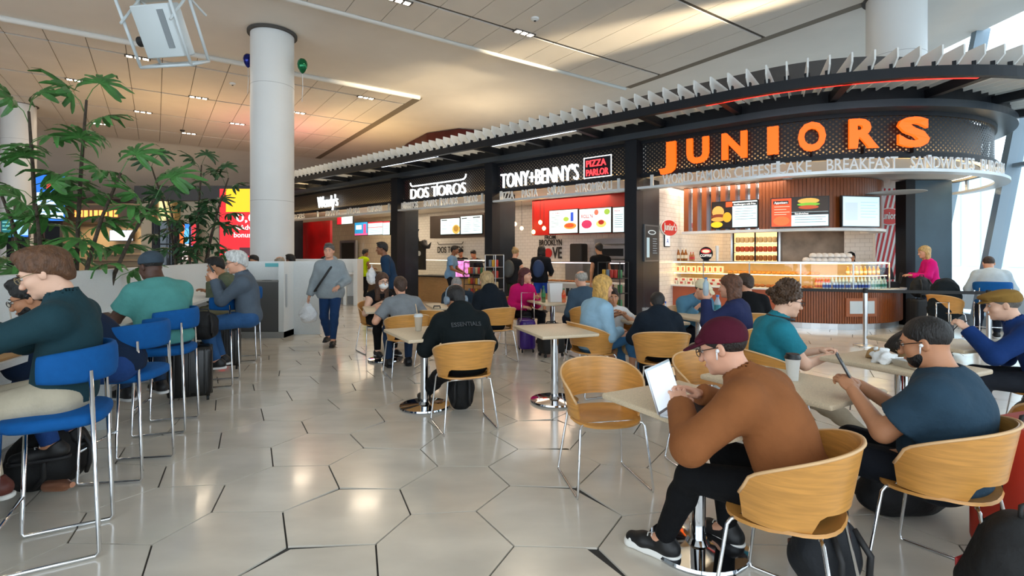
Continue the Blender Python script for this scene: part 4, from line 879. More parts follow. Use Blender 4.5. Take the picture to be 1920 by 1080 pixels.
# walking
p = person('woman in grey hoodie with a black crossbody strap walking towards us', (-3.05, 8.6), (.12, -1), sit=False, sc=.97, lean=4, slump=5, hd=(0, 2, 0), lh=(-.17, .18, .98), rh=(.33, .06, .80), lf=(-.09, .22, .085), rf=(.08, -.18, .11), skin='fair', hair=('short', '5a5450'), top=('8f999e', 2, .026), pants=('1f3c66', 2), shoes=('121316', '1a1b1e'), lod=1, female=True, bulk=1.18, extra=('hood',))
m = MB(); q = p['SH']; c_ = p['CH']; m.tube([c_+np.array((-.10, -.10, .22)), c_+np.array((-.10, .03, .235)), c_+np.array((-.03, .180, .10)), c_+np.array((.10, .195, -.10)), c_+np.array((.22, .12, -.26)), c_+np.array((.17, -.1, -.22))], .017, 8); m.build('crossbody_strap', RUB, p['t'], True, world=False)
def plastic(o):
    q = SDF(); q.ell((0, 0, -.20), (.15, .10, .15), None, .05); q.ell((.02, .01, -.07), (.05, .04, .08), None, .06); q.rip(.012, 30); soft('film', q, .012, M('thin white plastic', (.8, .83, .86), .4, bump=.5, bscale=40), o)
    m = MB(); m.tube([(-.02, 0, -.02), (-.02, 0, .05), (.02, 0, .05), (.02, 0, -.02)], .006, 6); m.build('handle', M('thin white plastic', (.8, .83, .86), .4), o, True, world=False)
held(p, 1, 'plastic_bag', 'white plastic carrier bag in the hand of the walking woman', 'bag', plastic, (0, .07, -.04))
p = person('man in dark blue jacket striding past with a white bag', (-2.45, 10.4), (-1, -.1), sit=False, sc=1.02, lean=10, hd=(0, 8, 0), lh=(-.22, .30, 1.05), rh=(.2, .2, .95), lf=(-.09, .28, .085), rf=(.09, -.25, .12), skin='brown', hair=('short', '1a1412'), top=('1b3550', 2, .026), pants=('2a2422', 2), lod=1)
held(p, -1, 'paper_bag', 'white bundle carried by the striding man in dark blue', 'bag', plastic, (0, .06, .22))
# tables, middle
person('woman with long brown hair in a white face mask and black top', (-2.12, 7.95), (.6, -.8), lean=16, slump=10, hd=(0, 6, 0), lh=(-.12, .42, .77), rh=(.14, .42, .77), skin='pale', hair=('long', '4a2f1e'), top=('131316', 0), pants=('101013', 2), shoes=('1c1c20', 'd8d8d8'), lod=1, female=True, extra=('mask', 'glasses:101010'))
person('man in grey T-shirt seen from behind at the mask table', (-1.36, 6.55), (-.42, .9), lean=18, slump=14, hd=(0, 8, 0), lh=(-.28, .38, .78), rh=(.24, .42, .78), skin='fair', hair=('short', '3f2a1c'), top=('7d8286', .75, .018), pants=('22344e', 2), shoes=('16181c', '16181c'), socks='9aa2a8', lod=1)
hm = person('man in black hooded sweatshirt and headphones seen from behind', (-.42, 4.58), (-.35, .93), lean=12, slump=18, hd=(-12, 24, 0), lh=(-.2, .42, .78), rh=(.2, .42, .78), lf=(-.22, .72, .085), rf=(.12, .5, .085), skin='tan', hair=('fade', '14100e'), top=('0e1618', 2, .03), pants=('0f1013', 2), shoes=('1a1a1c', 'dcdcdc'), bulk=1.12, lod=0, extra=('hood', 'headphones'))
person('grey haired man in glasses and slate jacket looking down at the table', (-.84, 8.32), (-.05, -1), lean=26, slump=14, hd=(0, 22, 0), lh=(-.14, .42, .77), rh=(.1, .42, .77), skin='fair', hair=('buzz', '8a8682'), top=('22303c', 2, .026), lod=1, extra=('glasses:202020', 'beard:9a9690', 'collar'))
person('blonde woman in dark hooded coat seen from behind', (-.28, 7.25), (-.4, .9), lean=8, slump=10, hd=(-20, 6, 0), skin='fair', hair=('bob', 'a98d62'), top=('101820', 2, .03), pants=('14161a', 2), lod=1, female=True, extra=('hood',))
person('red haired woman in magenta coat beside the purple suitcase', (.14, 8.78), (.55, -.83), lean=4, slump=6, hd=(-25, 0, 0), lh=(-.1, .36, .78), rh=(.14, .3, .64), skin='fair', hair=('bob', '4a1018'), top=('c01060', 2, .026), pants=('141418', 2), lod=1, female=True, extra=('collar',))
person('blonde woman in pale denim jacket facing the boy', (.88, 5.62), (.9, .42), lean=0, slump=12, hd=(0, 4, 0), lh=(-.05, .28, .66), rh=(.1, .3, .66), lf=(-.1, .5, .085), rf=(.06, .56, .20), skin='fair', hair=('bob', 'c79b52'), top=('8fb2c8', 2, .024), pants=('3f6f98', 2), shoes=('1c2a3c', 'dedede'), lod=0, female=True)
person('boy in white printed T-shirt slouching in his chair', (1.20, 6.08), (.12, -1), seat=.42, sc=.80, lean=-20, slump=16, hd=(8, 4, 0), lh=(-.05, .22, .82), rh=(.06, .22, .80), lf=(-.12, .42, .085), rf=(.12, .45, .085), skin='tan', hair=('full', '2a1a12'), top=('d6d6d4', .7, .02), pants=('b89c70', .85), shoes=('1e3348', 'd8d8d8'), socks='8a9096', lod=1, elb={-1: (-.8, -.2, -.6), 1: (.8, -.2, -.6)})
person('grey haired man in slate jacket seen from behind near the paper bag', (1.12, 7.65), (-.3, .95), lean=6, slump=10, hd=(-15, 8, 0), skin='fair', hair=('fringe', '9a958c'), top=('3c4f60', 2, .024), lod=1)
person('child in dark hooded jacket seen from behind', (1.50, 5.14), (.1, 1), sc=.84, lean=14, slump=16, hd=(10, 18, 0), lh=(-.14, .36, .77), rh=(.14, .36, .77), lf=(-.1, .2, .085), rf=(.1, .3, .085), skin='tan', hair=('short', '17110e'), top=('151f2a', 2, .04), pants=('111216', 2), lod=1, extra=('hood',))
p = person('man in cream cap and denim jacket looking down at a phone', (2.42, 7.05), (.15, -.98), lean=20, slump=16, hd=(-20, 26, 0), lh=(-.06, .40, .80), rh=(.10, .40, .80), skin='fair', hair=('capped', '2a1c14'), top=('54809a', 2, .026), lod=1, extra=('cap:ddd2b0', 'collar'))
held(p, 1, 'smartphone', 'pale phone in the hands of the man in the cream cap', 'phone', phone_mb, (-.05, .08, .02), (.6, 0, 0))
p = person('woman in navy sweater lifting a water bottle', (2.42, 5.48), (-.75, .65), lean=-6, slump=10, hd=(0, 4, 0), lh=(-.22, .26, 1.02), rh=(.12, .3, .64), lf=(-.1, .62, .085), rf=(.12, .6, .085), skin='fair', hair=('bob', '5a3620'), top=('252c50', 2, .024), pants=('b9b1a0', 2), lod=1, female=True, curl=(1.0, .5), elb={-1: (-.5, .3, -1)})
def water(o):
    m = MB(); m.lathe([(.028, -.09), (.031, -.085), (.031, .05), (.014, .085), (.014, .10)], 14); m.build('bottle', M('clear blue plastic', (.6, .78, .88), .08, trans=.5), o, 40, world=False)
    m = MB(); m.lathe([(.016, .10), (.016, .118)], 12); m.build('bottle_cap', M('blue cap', (.05, .2, .5), .4), o, 40, world=False)
held(p, -1, 'water_bottle', 'water bottle raised in the hand of the woman in navy', 'bottle', water, (0, .075, .05))
person('person in black seen from behind before the lit display', (3.12, 6.7), (.25, .97), lean=10, slump=12, hd=(-30, 8, 0), skin='fair', hair=('short', '3a2a20'), top=('0d0e11', 2, .02), lod=1)
person('curly haired young man in teal shirt and glasses', (2.02, 4.06), (.98, -.1), lean=-2, slump=14, hd=(0, 14, 0), lh=(-.05, .42, .74), rh=(.05, .43, .71), lf=(-.12, .78, .085), rf=(.12, .72, .085), skin='pale', hair=('curly', '4a3320'), top=('23798a', .62, .022), pants=('a89a84', 2), shoes=('5c5048', 'cfcac0'), lod=0, extra=('glasses:181818', 'neckphones', 'collar'), curl=(.9, .9))
person('man in brown jacket and maroon cap bent over a laptop', (1.20, 2.15), (-.7, .71), lean=15, slump=16, hd=(-10, 20, 0), lh=(-.13, .46, .80), rh=(.11, .48, .80), lf=(-.04, .60, .085), rf=(.30, .42, .085), elb={-1: (-.8, -.4, -.55), 1: (.8, -.4, -.55)}, skin='fair', hair=('capped', '1a120e'), top=('8a5530', 2, .03), pants=('0d0e11', 2), shoes=('0c0c0e', 'e8e6e0'), socks='35a0c0', lod=0, extra=('cap:4a1224', 'collar', 'earbud', 'glasses:3a3028'), curl=(.35, .35))
p = person('heavy bearded man in dark blue T-shirt and glasses reading a phone', (2.03, 2.42), (-.62, .78), seat=.40, sc=.97, lean=-12, slump=12, hd=(-4, 16, 0), lh=(-.08, .34, .80), rh=(.08, .36, .80), lf=(-.14, .5, .085), rf=(.14, .52, .085), skin='tan', hair=('buzz', '120e0c'), top=('2a4152', .68, .026), pants=('12161e', 2), bulk=1.36, lod=0, extra=('beard:0e0a09', 'glasses:0c0c0c', 'earbud'), curl=(.8, .8))
held(p, -1, 'smartphone', 'dark phone held up by the heavy bearded man', 'phone', phone_mb, (.02, .10, .05), (1.1, 0, .3))
p = person('man in flat tan cap and blue sweater eating with a fork', (4.16, 3.95), (-.8, .6), lean=12, slump=14, hd=(0, 12, 0), lh=(-.16, .50, .90), rh=(.16, .4, .78), skin='pale', hair=('capped', '6a655e'), top=('15356e', 2, .024), pants=('20242c', 2), lod=0, extra=('flatcap:8a6a34', 'collar'), curl=(1.0, .6), elb={-1: (-.6, .1, -1)})
def fork(o): m = MB(); m.tube([(0, -.07, -.02), (0, .0, 0), (0, .09, -.015)], .004, 6); m.build('handle', RUB, o, True, world=False); m = MB(); m.box((0, .11, -.018), (.022, .045, .003)); m.build('tines', RUB, o, world=False)
held(p, -1, 'plastic_fork', 'black plastic fork in the hand of the man in the flat cap', 'fork', fork, (0, .08, -.02), (-.8, 0, 0))
person('man in white shirt sitting on a blue stool by the windows', (8.42, 8.95), (.5, .85), seat=BAR, lean=14, slump=16, hd=(0, 16, 0), lh=(-.2, .4, .95), rh=(.2, .4, .95), skin='fair', hair=('buzz', '3a2a22'), top=('b9c6ce', 2, .022), bulk=1.2, lod=1)
person('blonde woman in pink sweater and jeans standing at the till', (8.62, 10.5), (-.85, .35), sit=False, sc=.97, lean=5, slump=8, hd=(-10, 12, 0), lh=(-.12, .36, 1.08), rh=(.12, .36, 1.08), skin='fair', hair=('bob', 'c0a06a'), top=('d8187e', 2, .022), pants=('2c5590', 2), lod=1, female=True)
person('worker in black headscarf behind the display counter', (7.72, 11.75), (-.2, -1), sit=False, sc=.9, skin='tan', hair=('scarf', '0b0b0d'), top=('121316', 2), lod=1, female=True)
# at the shops
person('woman with a blonde bun and grey rucksack at the pizza counter', (.02, 12.9), (.5, .86), sit=False, sc=.97, lh=(-.15, .4, 1.1), rh=(.2, .35, 1.1), skin='fair', hair=('bun', 'a5875a'), top=('1c1c20', .3), pants=('2c3428', 2), lod=1, female=True)
p = person('person in lilac cap and blue rucksack waiting at the pizza counter', (.72, 13.0), (.3, .95), sit=False, sc=1.0, rh=(.2, .3, 1.0), skin='tan', hair=('bob', '15110f'), top=('10141c', 2, .024), pants=('1c3f98', .9), lod=1, extra=('cap:8a98c8',))
person('man in black waistcoat over a white shirt by the drinks rack', (2.12, 12.15), (-.25, 1), sit=False, sc=1.03, skin='tan', hair=('short', '1a1412'), top=('0f1014', .25, .02), pants=('0d0e12', 2), lod=1)
person('officer in light blue shirt and dark trousers at the taco counter', (-1.78, 14.75), (.85, -.2), sit=False, sc=1.02, rh=(.15, .35, 1.0), lh=(-.15, .35, 1.0), skin='brown', hair=('short', '15100e'), top=('6d93b8', .7), pants=('14161e', 2), lod=1)
person('cook in black cap behind the taco counter glass', (-1.62, 16.6), (-.3, -1), sit=False, sc=.98, skin='tan', hair=('capped', '15100e'), top=('141518', 2), lod=2, extra=('cap:101012',))
person('second cook in black leaning over the taco trays', (-1.1, 16.2), (-.5, -1), sit=False, sc=.97, lean=14, hd=(0, 25, 0), skin='tan', hair=('short', '15100e'), top=('17181b', 2), lod=2)
person('woman in yellow safety vest at the burger counter', (-4.98, 17.0), (.6, .8), sit=False, sc=.98, lh=(-.15, .35, 1.05), rh=(.2, .35, 1.05), skin='brown', hair=('short', '14100f'), top=('b8d60a', .18, .03), pants=('12141a', 2), shoes=('c8c8c8', 'e0e0e0'), lod=1, female=True)
person('man in black waiting inside the burger shop', (-6.75, 18.4), (.95, -.2), sit=False, sc=1.0, skin='fair', hair=('short', '3a3430'), top=('131417', 2), lod=2)
for pr_, col, lab, nm in ((PEOPLE[-8], '3a3c3c', 'grey', 'a'), (PEOPLE[-7], '12305a', 'blue', 'b')):
    q = SDF(); q.ell((0, -.20, 1.16), (.15, .10, .22), None, .05); q.ell((0, -.27, 1.06), (.11, .06, .12), None, .04); soft('rucksack', q, .014, M('pack '+col, col, .7, bump=.2), pr_)

V, Fs = text_mesh('ESSENTIALS', .045, .002, .01, .27); c_ = hm['CH']+hm['d2']*.0+hm['back']*.158
mesh_obj('back_print', [c_+np.array((v[0]-.135, 0, 0))+hm['d2']*v[1]+hm['back']*(v[2]-.10*(v[0]-.135)**2*4) for v in V], Fs, [M('grey print', (.05, .055, .06), .7)], hm['t'], world=False)
# ================================================================ INSIDE THE SHOPS
def scr(col, e=1.0): return M('screen '+str(col), col, .4, emit=e)
SW = 'c4dde2'
def rects(t, name, P, R_, U_, w, h, L, z=.004):
    """flat print on a screen or poster: each entry (x0,y0,x1,y1,colour) in 0..1, or an ellipse / text"""
    N_ = R_.cross(U_); cols = []; m = MB(); base = P+N_*z
    for i, e in enumerate(L):
        c = e[-1]
        if c not in cols: cols.append(c)
        b = base+N_*(.0006*i)
        if e[0] == 'o':
            _, cx, cy, rx, ry, _c = e; m.add([b+R_*((cx-.5)*w+rx*w*math.cos(k*.4488))+U_*((cy-.5)*h+ry*h*math.sin(k*.4488)) for k in range(14)], [tuple(range(14))], cols.index(c))
        elif e[0] == 't':
            _, s_, x0, y0, hh, ww, _c = e; V, Fs = text_mesh(s_, hh*h, .0004, .012, ww*w); m.add([b+R_*((x0-.5)*w+v[0])+U_*((y0-.5)*h+v[1])+N_*(v[2]+.001) for v in V], Fs, cols.index(c))
        else:
            x0, y0, x1, y1, _c = e; m.add([b+R_*((x-.5)*w)+U_*((y-.5)*h) for x, y in ((x0, y0), (x1, y0), (x1, y1), (x0, y1))], [(0, 1, 2, 3)], cols.index(c))
    return tag(m.build(name, [scr(c, .85) for c in cols], t), kind='stuff')  # glow is put into the print of cards, signs and posters too
def lines(x0, x1, ys, c='5a6a70', hh=.018): return [(x0, y, x1-(.06 if k % 2 else 0), y+hh, c) for k, y in enumerate(ys)]
def screen(label, A, B, z0, z1, L, fr='0c0d0f', name='menu_screen', group=None):
    A, B = Vector((A[0], A[1], 0)), Vector((B[0], B[1], 0)); d = B-A; w = d.length; R_ = d.normalized(); U_ = Vector((0, 0, 1)); h = z1-z0; P = (A+B)/2+Vector((0, 0, (z0+z1)/2)); N_ = R_.cross(U_)
    t = thing(name, label, 'screen', tuple(P), group=group); m = MB(); m.box(P-N_*.03, (w+.04, .06, h+.04), math.atan2(d.y, d.x)); m.build('housing', M('housing '+fr, fr, .35), t)
    rects(t, 'display', P, R_, U_, w, h, L); return t
def fscreen(label, xL, xR, yT, yB, off, L, c=C0, R=R0, **k):
    a, b = sx(xL, off, c, R), sx(xR, off, c, R); A, B = path(c, R, a, off, 0), path(c, R, b, off, 0); Y = (A.y+B.y)/2
    return screen(label, A, B, H+(HZ-yB)*Y/F, H+(HZ-yT)*Y/F, L, **k)
# ---- cheesecake restaurant
jc = thing('display_counter', 'curved food counter with lit glass display and red brown slat front', 'counter', (6.8, 12.2, 0))
sL = sx(1238, 0, CC, 2.0); sE = -2.0*math.radians(118); sM = sx(1466, 0, CC, 2.0)
m = MB(); sweep(m, sL, sE, -.5, -.07, 0, .12, CC, 2.0); m.build('kick_plate', STEEL, jc)
m = MB(); sweep(m, sL, sM, -.5, -.02, .12, .77, CC, 2.0); m.build('front_panel', M('terracotta panel', 'b05a3c', .5), jc)
m = MB(); sweep(m, sM, sE, -.5, -.03, .12, .77, CC, 2.0); m.build('slat_backing', M('dark brown', (.05, .025, .012), .6), jc)
s = sM
while s > sE+.03: m = MB(); sweep(m, s, s-.035, -.03, .0, .13, .77, CC, 2.0); m.build('slat', WALN, jc); s -= .047
m = MB(); sweep(m, sL, sE, -.6, .07, .77, .805, CC, 2.0); m.build('ledge', WHITEP, jc)
gA, gB = sx(1242, -.06, CC, 2.0), sx(1668, -.06, CC, 2.0); GLS = glass('case glass', (.96, .98, .98), .05)
m = MB(); sweep(m, gA, gB, -.06, -.055, .805, 1.34, CC, 2.0); m.build('case_glass', GLS, jc)
m = MB(); sweep(m, gA, gB, -.52, -.05, 1.34, 1.36, CC, 2.0); m.build('case_top', STEEL, jc)
m = MB(); sweep(m, gA, gB, -.54, -.52, .805, 1.34, CC, 2.0); m.build('case_back', M('warm case back', 'd8b070', .5), jc)
m = MB(); sweep(m, gA, gB, -.44, -.12, 1.08, 1.09, CC, 2.0); m.build('shelf', GLS, jc)
m = MB(); sweep(m, gA, gB, -.12, -.09, 1.318, 1.335, CC, 2.0); m.build('case_light', M('warm case light', (1, .68, .3), emit=11), jc); m = MB(); sweep(m, gA, gB, -.13, -.11, 1.068, 1.08, CC, 2.0); m.build('shelf_fill_light', MATS['warm case light'], jc)  # second strip, under the shelf, added to brighten the case
for k in range(6): s = gA+(gB-gA)*k/5; m = MB(); sweep(m, s+.012, s-.012, -.075, -.05, .805, 1.34, CC, 2.0); m.build('upright', STEEL, jc)
fa, fb = sx(1586, .02, CC, 2.0), sx(1645, .02, CC, 2.0)
m = MB(); sweep(m, fa, fb, .0, .02, .27, .64, CC, 2.0); wf = m.build('notice_frame', M('light red wood', 'a05c38', .4), jc)
m = MB(); sweep(m, fa-.07, fb+.07, .02, .026, .33, .58, CC, 2.0); m.build('notice_glass', M('frosted notice', (.6, .68, .72), .15), wf)
def row(label, name, cat, xs, off, z, fn, group, mat2=None):
    pr = None
    for x in xs:
        s = sx(x, off, CC, 2.0); p = path(CC, 2.0, s, off, z); q = path(CC, 2.0, s, off+.1, z)
        if pr is None: pr = o = fn(); o.name = name; tag(o, label, cat, group)
        else: o = copy_tree(pr)
        o.location = p; o.rotation_euler = (0, 0, face_rz(q-p))
def boxitem(c1, c2, w, d, h):
    def f():
        m = MB(); m.box((0, 0, h/2), (w, d, h)); m.box((0, d/2, h*.5), (w*.42, .004, h*.62), mi=1); return m.build('box', [M('carton '+c1, c1, .6), M('carton '+c2, c2, .6)])
    return f
def bottle(c1, c2, r, h):
    def f(): m = MB(); m.lathe([(r*.9, 0), (r, .008), (r, h*.6), (r*.4, h*.82), (r*.4, h)], 10); m.lathe([(r*1.03, h*.2), (r*1.03, h*.48)], 10, mi=1); m.lathe([(r*.45, h*.94), (r*.45, h*1.02)], 8, mi=1); return m.build('bottle', [M('bottle '+c1, c1, .2), M('label '+c2, c2, .5)], None, 40)
    return f
def canf(c1, c2):
    def f(): m = MB(); m.lathe([(.024, 0), (.027, .008), (.027, .12), (.022, .132)], 10); m.lathe([(.0275, .03), (.0275, .09)], 10, mi=1); return m.build('can', [M('can '+c1, c1, .3, .6), M('label '+c2, c2, .4)], None, 40)
    return f
def pastry(c):
    def f(): m = MB(); m.ell((0, 0, .03), (.06, .05, .035), 10, 6); return m.build('pastry', M('pastry '+c, c, .6, noise=.25, nscale=30), None, True)
    return f
row('white cake carton with red panel on the bottom of the lit case', 'cake_carton', 'carton', range(1252, 1362, 14), -.22, .808, boxitem('e8e2d8', 'c83a34', .16, .16, .075), 'cake cartons on the case floor')
row('second layer white cake carton with red panel in the lit case', 'cake_carton', 'carton', range(1256, 1360, 14), -.24, .885, boxitem('e8e2d8', 'c83a34', .16, .16, .075), 'cake cartons of the second layer')
row('orange and white cookie bag on the upper shelf of the lit case', 'cookie_bag', 'packet', range(1262, 1358, 10), -.26, 1.092, boxitem('f0d8b8', 'd85a28', .11, .07, .15), 'cookie bags on the upper case shelf')
row('golden pastry on the upper shelf of the lit case', 'pastry', 'pastry', range(1370, 1540, 9), -.26, 1.092, pastry('c9812e'), 'pastries on the upper shelf')
row('brown pastry on the floor of the lit case', 'pastry', 'pastry', range(1370, 1530, 10), -.22, .808, pastry('a8602a'), 'pastries on the case floor')
row('blue and silver drink can in the front row of the case', 'drink_can', 'can', range(1545, 1632, 6), -.13, .808, canf('b8c4d0', '1c3f9c'), 'blue cans in the case')
row('clear drink bottle with teal label in the case', 'drink_bottle', 'bottle', range(1636, 1664, 6), -.13, .808, bottle('b8d0d4', '2a8078', .03, .2), 'teal label bottles in the case')
row('clear water bottle in the second row of the case', 'drink_bottle', 'bottle', range(1560, 1660, 7), -.24, .86, bottle('bcd0d8', '8098a8', .028, .2), 'water bottles in the second row')
row('red drink bottle in the second row of the case', 'drink_bottle', 'bottle', range(1530, 1558, 6), -.24, .84, bottle('c8502a', 'e0a030', .028, .2), 'red bottles in the second row')
row('orange juice bottle on the upper shelf of the case', 'juice_bottle', 'bottle', range(1590, 1648, 8), -.26, 1.092, bottle('f0a012', 'e8e0c0', .034, .17), 'orange juice bottles on the upper shelf')
row('amber syrup bottle standing on the display case', 'syrup_bottle', 'bottle', (1272, 1279, 1286), -.3, 1.362, bottle('9a5a1c', 'e8dcc0', .04, .28), 'amber syrup bottles')
row('small sauce jar on the display case', 'sauce_jar', 'jar', (1295, 1300), -.3, 1.362, bottle('b87848', 'c83a34', .035, .2), 'small sauce jars')
def dome():
    m = MB(); m.lathe([(.075, 0), (.078, .03), (.06, .075), (.02, .09)], 12); return m.build('dome', M('clear plastic lid', (.75, .7, .66), .15), None, True)
row('clear domed takeaway box stacked on the display case', 'takeaway_box', 'takeaway box', range(1512, 1600, 11), -.25, 1.362, dome, 'domed boxes of the lower row on the case')
row('clear domed takeaway box in the upper stack on the case', 'takeaway_box', 'takeaway box', range(1524, 1592, 11), -.25, 1.45, dome, 'domed boxes of the upper row on the case')
s_ = sx(1324, -.2, CC, 2.0); q = path(CC, 2.0, s_, -.2, 1.362); t = thing('coffee_sign', 'red and black oval COFFEE sign standing on the display case', 'sign', tuple(q))
Rv = -FU; Uv = Vector((0, 0, 1)); m = MB(); m.lathe([(.155, -.01), (.155, .01)], 20, tuple(q+Vector((0, 0, .17))), ax=tuple(FN)); m.build('board', BLACK, t)
rects(t, 'print', q+Vector((0, 0, .17)), Rv, Uv, .3, .3, [('o', .5, .68, .4, .2, 'a82828'), ('o', .5, .68, .3, .12, 'd8c0a0'), ('t', 'COFFEE', .06, .25, .2, .88, 'e8e4dc')], .012)
m = MB(); m.box((q.x, q.y, q.z+.012), (.12, .08, .024), face_rz(FN)); m.build('foot', BLACK, t)
q = path(CC, 2.0, sx(1345, -.35, CC, 2.0), -.35, 1.362); m = MB(); m.lathe([(.03, 0), (.04, .35)], 12, tuple(q)); tag(m.build('cup_stack', WHITEP, smooth=40), 'tall stack of white paper cups on the display case', 'cups')
# bulkhead with slats and menus
bk = thing('slat_bulkhead', 'red brown wooden slat bulkhead carrying the menu screens above the counter', 'bulkhead', (6.8, 12.2, 2.0)); Rb = 1.65; bA, bM = sx(1280, 0, CC, Rb), sx(1424, 0, CC, Rb); bE = -Rb*math.radians(125)
m = MB(); sweep(m, bA, bE, -.25, .06, 2.0, 2.06, CC, Rb); m.build('lip', WHITEP, bk)
m = MB(); sweep(m, bA, bM, -.12, -.10, 2.06, 3.1, CC, Rb); m.build('mirror', M('dim mirror', (.5, .52, .55), .08, 1), bk)
m = MB(); sweep(m, bM, bE, -.1, -.02, 2.06, 3.1, CC, Rb); m.build('board_backing', M('dark brown', (.05, .025, .012), .6), bk)
for k in range(8): s = bA+(bM-bA)*(k+.15)/8; m = MB(); sweep(m, s, s-.11, -.1, .0, 2.06, 3.1, CC, Rb); m.build('slat', WALN, bk)
s = bM
while s > bE: m = MB(); sweep(m, s, s-.062, -.02, .015, 2.06, 3.1, CC, Rb); m.build('board', WALN, bk); s -= .07
BURG = [('o', .5, .5, .1, .1, 'd9a050')]
fscreen('menu screen with a big burger photo and the heading Steakburgers', 1336, 1419, 378, 426, .07, [(0, 0, 1, 1, SW), (0, 0, .46, 1, '1a1210'), ('o', .13, .62, .14, .24, 'd09048'), ('o', .14, .45, .17, .09, '6a2e18'), ('o', .13, .33, .16, .09, 'c98a40'), ('o', .34, .4, .1, .2, 'c89020'), ('o', .1, .12, .14, .12, 'd8b020'), (.31, .8, .46, 1, 'd84a20'), (.46, .82, 1, .95, '16181a'), ('t', 'Steakburgers with Fries', .49, .85, .07, .48, 'e8eef0')]+lines(.52, .98, (.7, .6, .5, .4, .3)), c=CC, R=Rb)
fscreen('menu screen with orange panels headed Appetizers and Sandwiches', 1447, 1552, 371, 424, .2, [(0, 0, 1, 1, SW), (0, 0, .36, 1, 'd8481c'), (.03, .8, .31, .92, '141414'), ('t', 'Appetizers', .05, .82, .08, .24, 'f0f0f0'), ('o', .18, .2, .15, .17, 'b8602a'), (.36, .5, 1, 1, '241a14'), ('o', .66, .88, .19, .1, 'd8a048'), ('o', .66, .76, .2, .06, '6aa82c'), ('o', .66, .66, .18, .07, 'a8421c'), (.36, .39, 1, .49, '141414'), ('t', 'Sandwiches', .42, .41, .07, .24, 'f0f0f0')]+lines(.05, .33, (.7, .6, .5, .42), 'f0c0a8')+lines(.42, .96, (.3, .22, .13)), c=CC, R=Rb)
fscreen('pale washed out menu screen at the rounded end', 1581, 1648, 369, 424, .17, [(0, 0, 1, 1, 'b4ccd6'), (.06, .2, .4, .8, 'a8b8c8')]+lines(.48, .95, (.8, .7, .6, .5, .4, .3), '90a8b4'), c=CC, R=Rb)
# lit cabinet on the back wall
A = dp(1378, 460, 13.5); B = dp(1460, 460, 12.95); A, B = Vector((A[0], A[1], 0)), Vector((B[0], B[1], 0)); dr = (B-A).normalized(); nn = Vector((dr.y, -dr.x, 0)); w = (B-A).length; ang = math.atan2(dr.y, dr.x)
lc = thing('lit_cabinet', 'glowing two door steel pastry cabinet behind the counter', 'cabinet', tuple((A+B)/2)); mid = (A+B)/2
m = MB(); m.box((mid.x, mid.y, .65), (w+.1, .5, 1.3), ang); m.box((mid.x, mid.y, 2.14), (w+.1, .5, .08), ang)
for e in (-1, 1): p_ = mid+dr*e*(w/2+.03); m.box((p_.x, p_.y, 1.7), (.06, .5, .82), ang)
m.build('steel_body', STEEL, lc); p_ = mid-nn*.2; m = MB(); m.box((p_.x, p_.y, 1.7), (w, .04, .8), ang); m.build('lit_back', M('warm lit back', (1, .62, .25), emit=1.6), lc)
for z in (1.33, 1.56, 1.8): m = MB(); p_ = mid; m.box((p_.x, p_.y, z), (w, .3, .015), ang); m.build('shelf', STEEL, lc)
for e in (-.5, 0, .5): m = MB(); p_ = mid+dr*e*w+nn*.24; m.box((p_.x, p_.y, 1.7), (.035, .03, .84), ang); m.build('door_frame', BLACK, lc)
k = 0
for z, cc in ((1.34, 'b06a2a'), (1.57, 'c8502a'), (1.81, 'e8c890')):
    pr = None
    for j in range(9):
        p_ = mid+dr*((j-4)*w*.105)+nn*.06
        if pr is None: m = MB(); m.rbox((0, 0, .07), (.10, .12, .14), .03); pr = o = tag(m.build('cake_tub', M('tub '+cc, cc, .5), None, 40), {1.34: 'brown', 1.57: 'red orange', 1.81: 'cream'}[z]+' tub of cake inside the glowing cabinet', 'cake tub', 'tubs on cabinet shelf at %d cm' % int(z*100))
        else: o = pr.copy(); COL.objects.link(o)
        o.location = (p_.x, p_.y, z+.01); o.rotation_euler = (0, 0, ang)
# kitchen wall, striped wall, blue end wall
A, B = dp(1464, 480, 12.8), dp(1652, 480, 12.35); uvw = uvwall('wall_kitchen', (A[0], A[1]+.4, 0), (B[0], B[1]+.4, 0), 0, 3.12, M('bronze steel', (.28, .2, .14), .35, .6, noise=.3, nscale=3), 'bronze coloured steel kitchen wall behind the counter')
sw = thing('wall_striped', 'white wall with red diagonal stripes beside the till', 'wall', (9.1, 12.3, 0), kind='structure')
m = MB(); m.box((9.12, 12.36, 1.55), (.75, .08, 3.1)); m.build('panel', WHITEP, sw)
for k in range(9):
    x = 8.72+k*.115; z0, z1 = .8, 3.1; sh = .52; m = MB(); cl = lambda v: min(max(v, 8.75), 9.49)
    pts = [(x-.3, z0), (x-.3+.055, z0), (x-.3+.055+sh, z1), (x-.3+sh, z1)]; n = 8
    V = []; 
    for j in range(n+1): f = j/n; z = z0+(z1-z0)*f; V += [(cl(x-.3+sh*f), 12.315, z), (cl(x-.3+.055+sh*f), 12.315, z)]
    m.add(V, [(2*j, 2*j+1, 2*j+3, 2*j+2) for j in range(n)]); m.build('stripe', M('stripe red', 'c01c24', .5), sw)
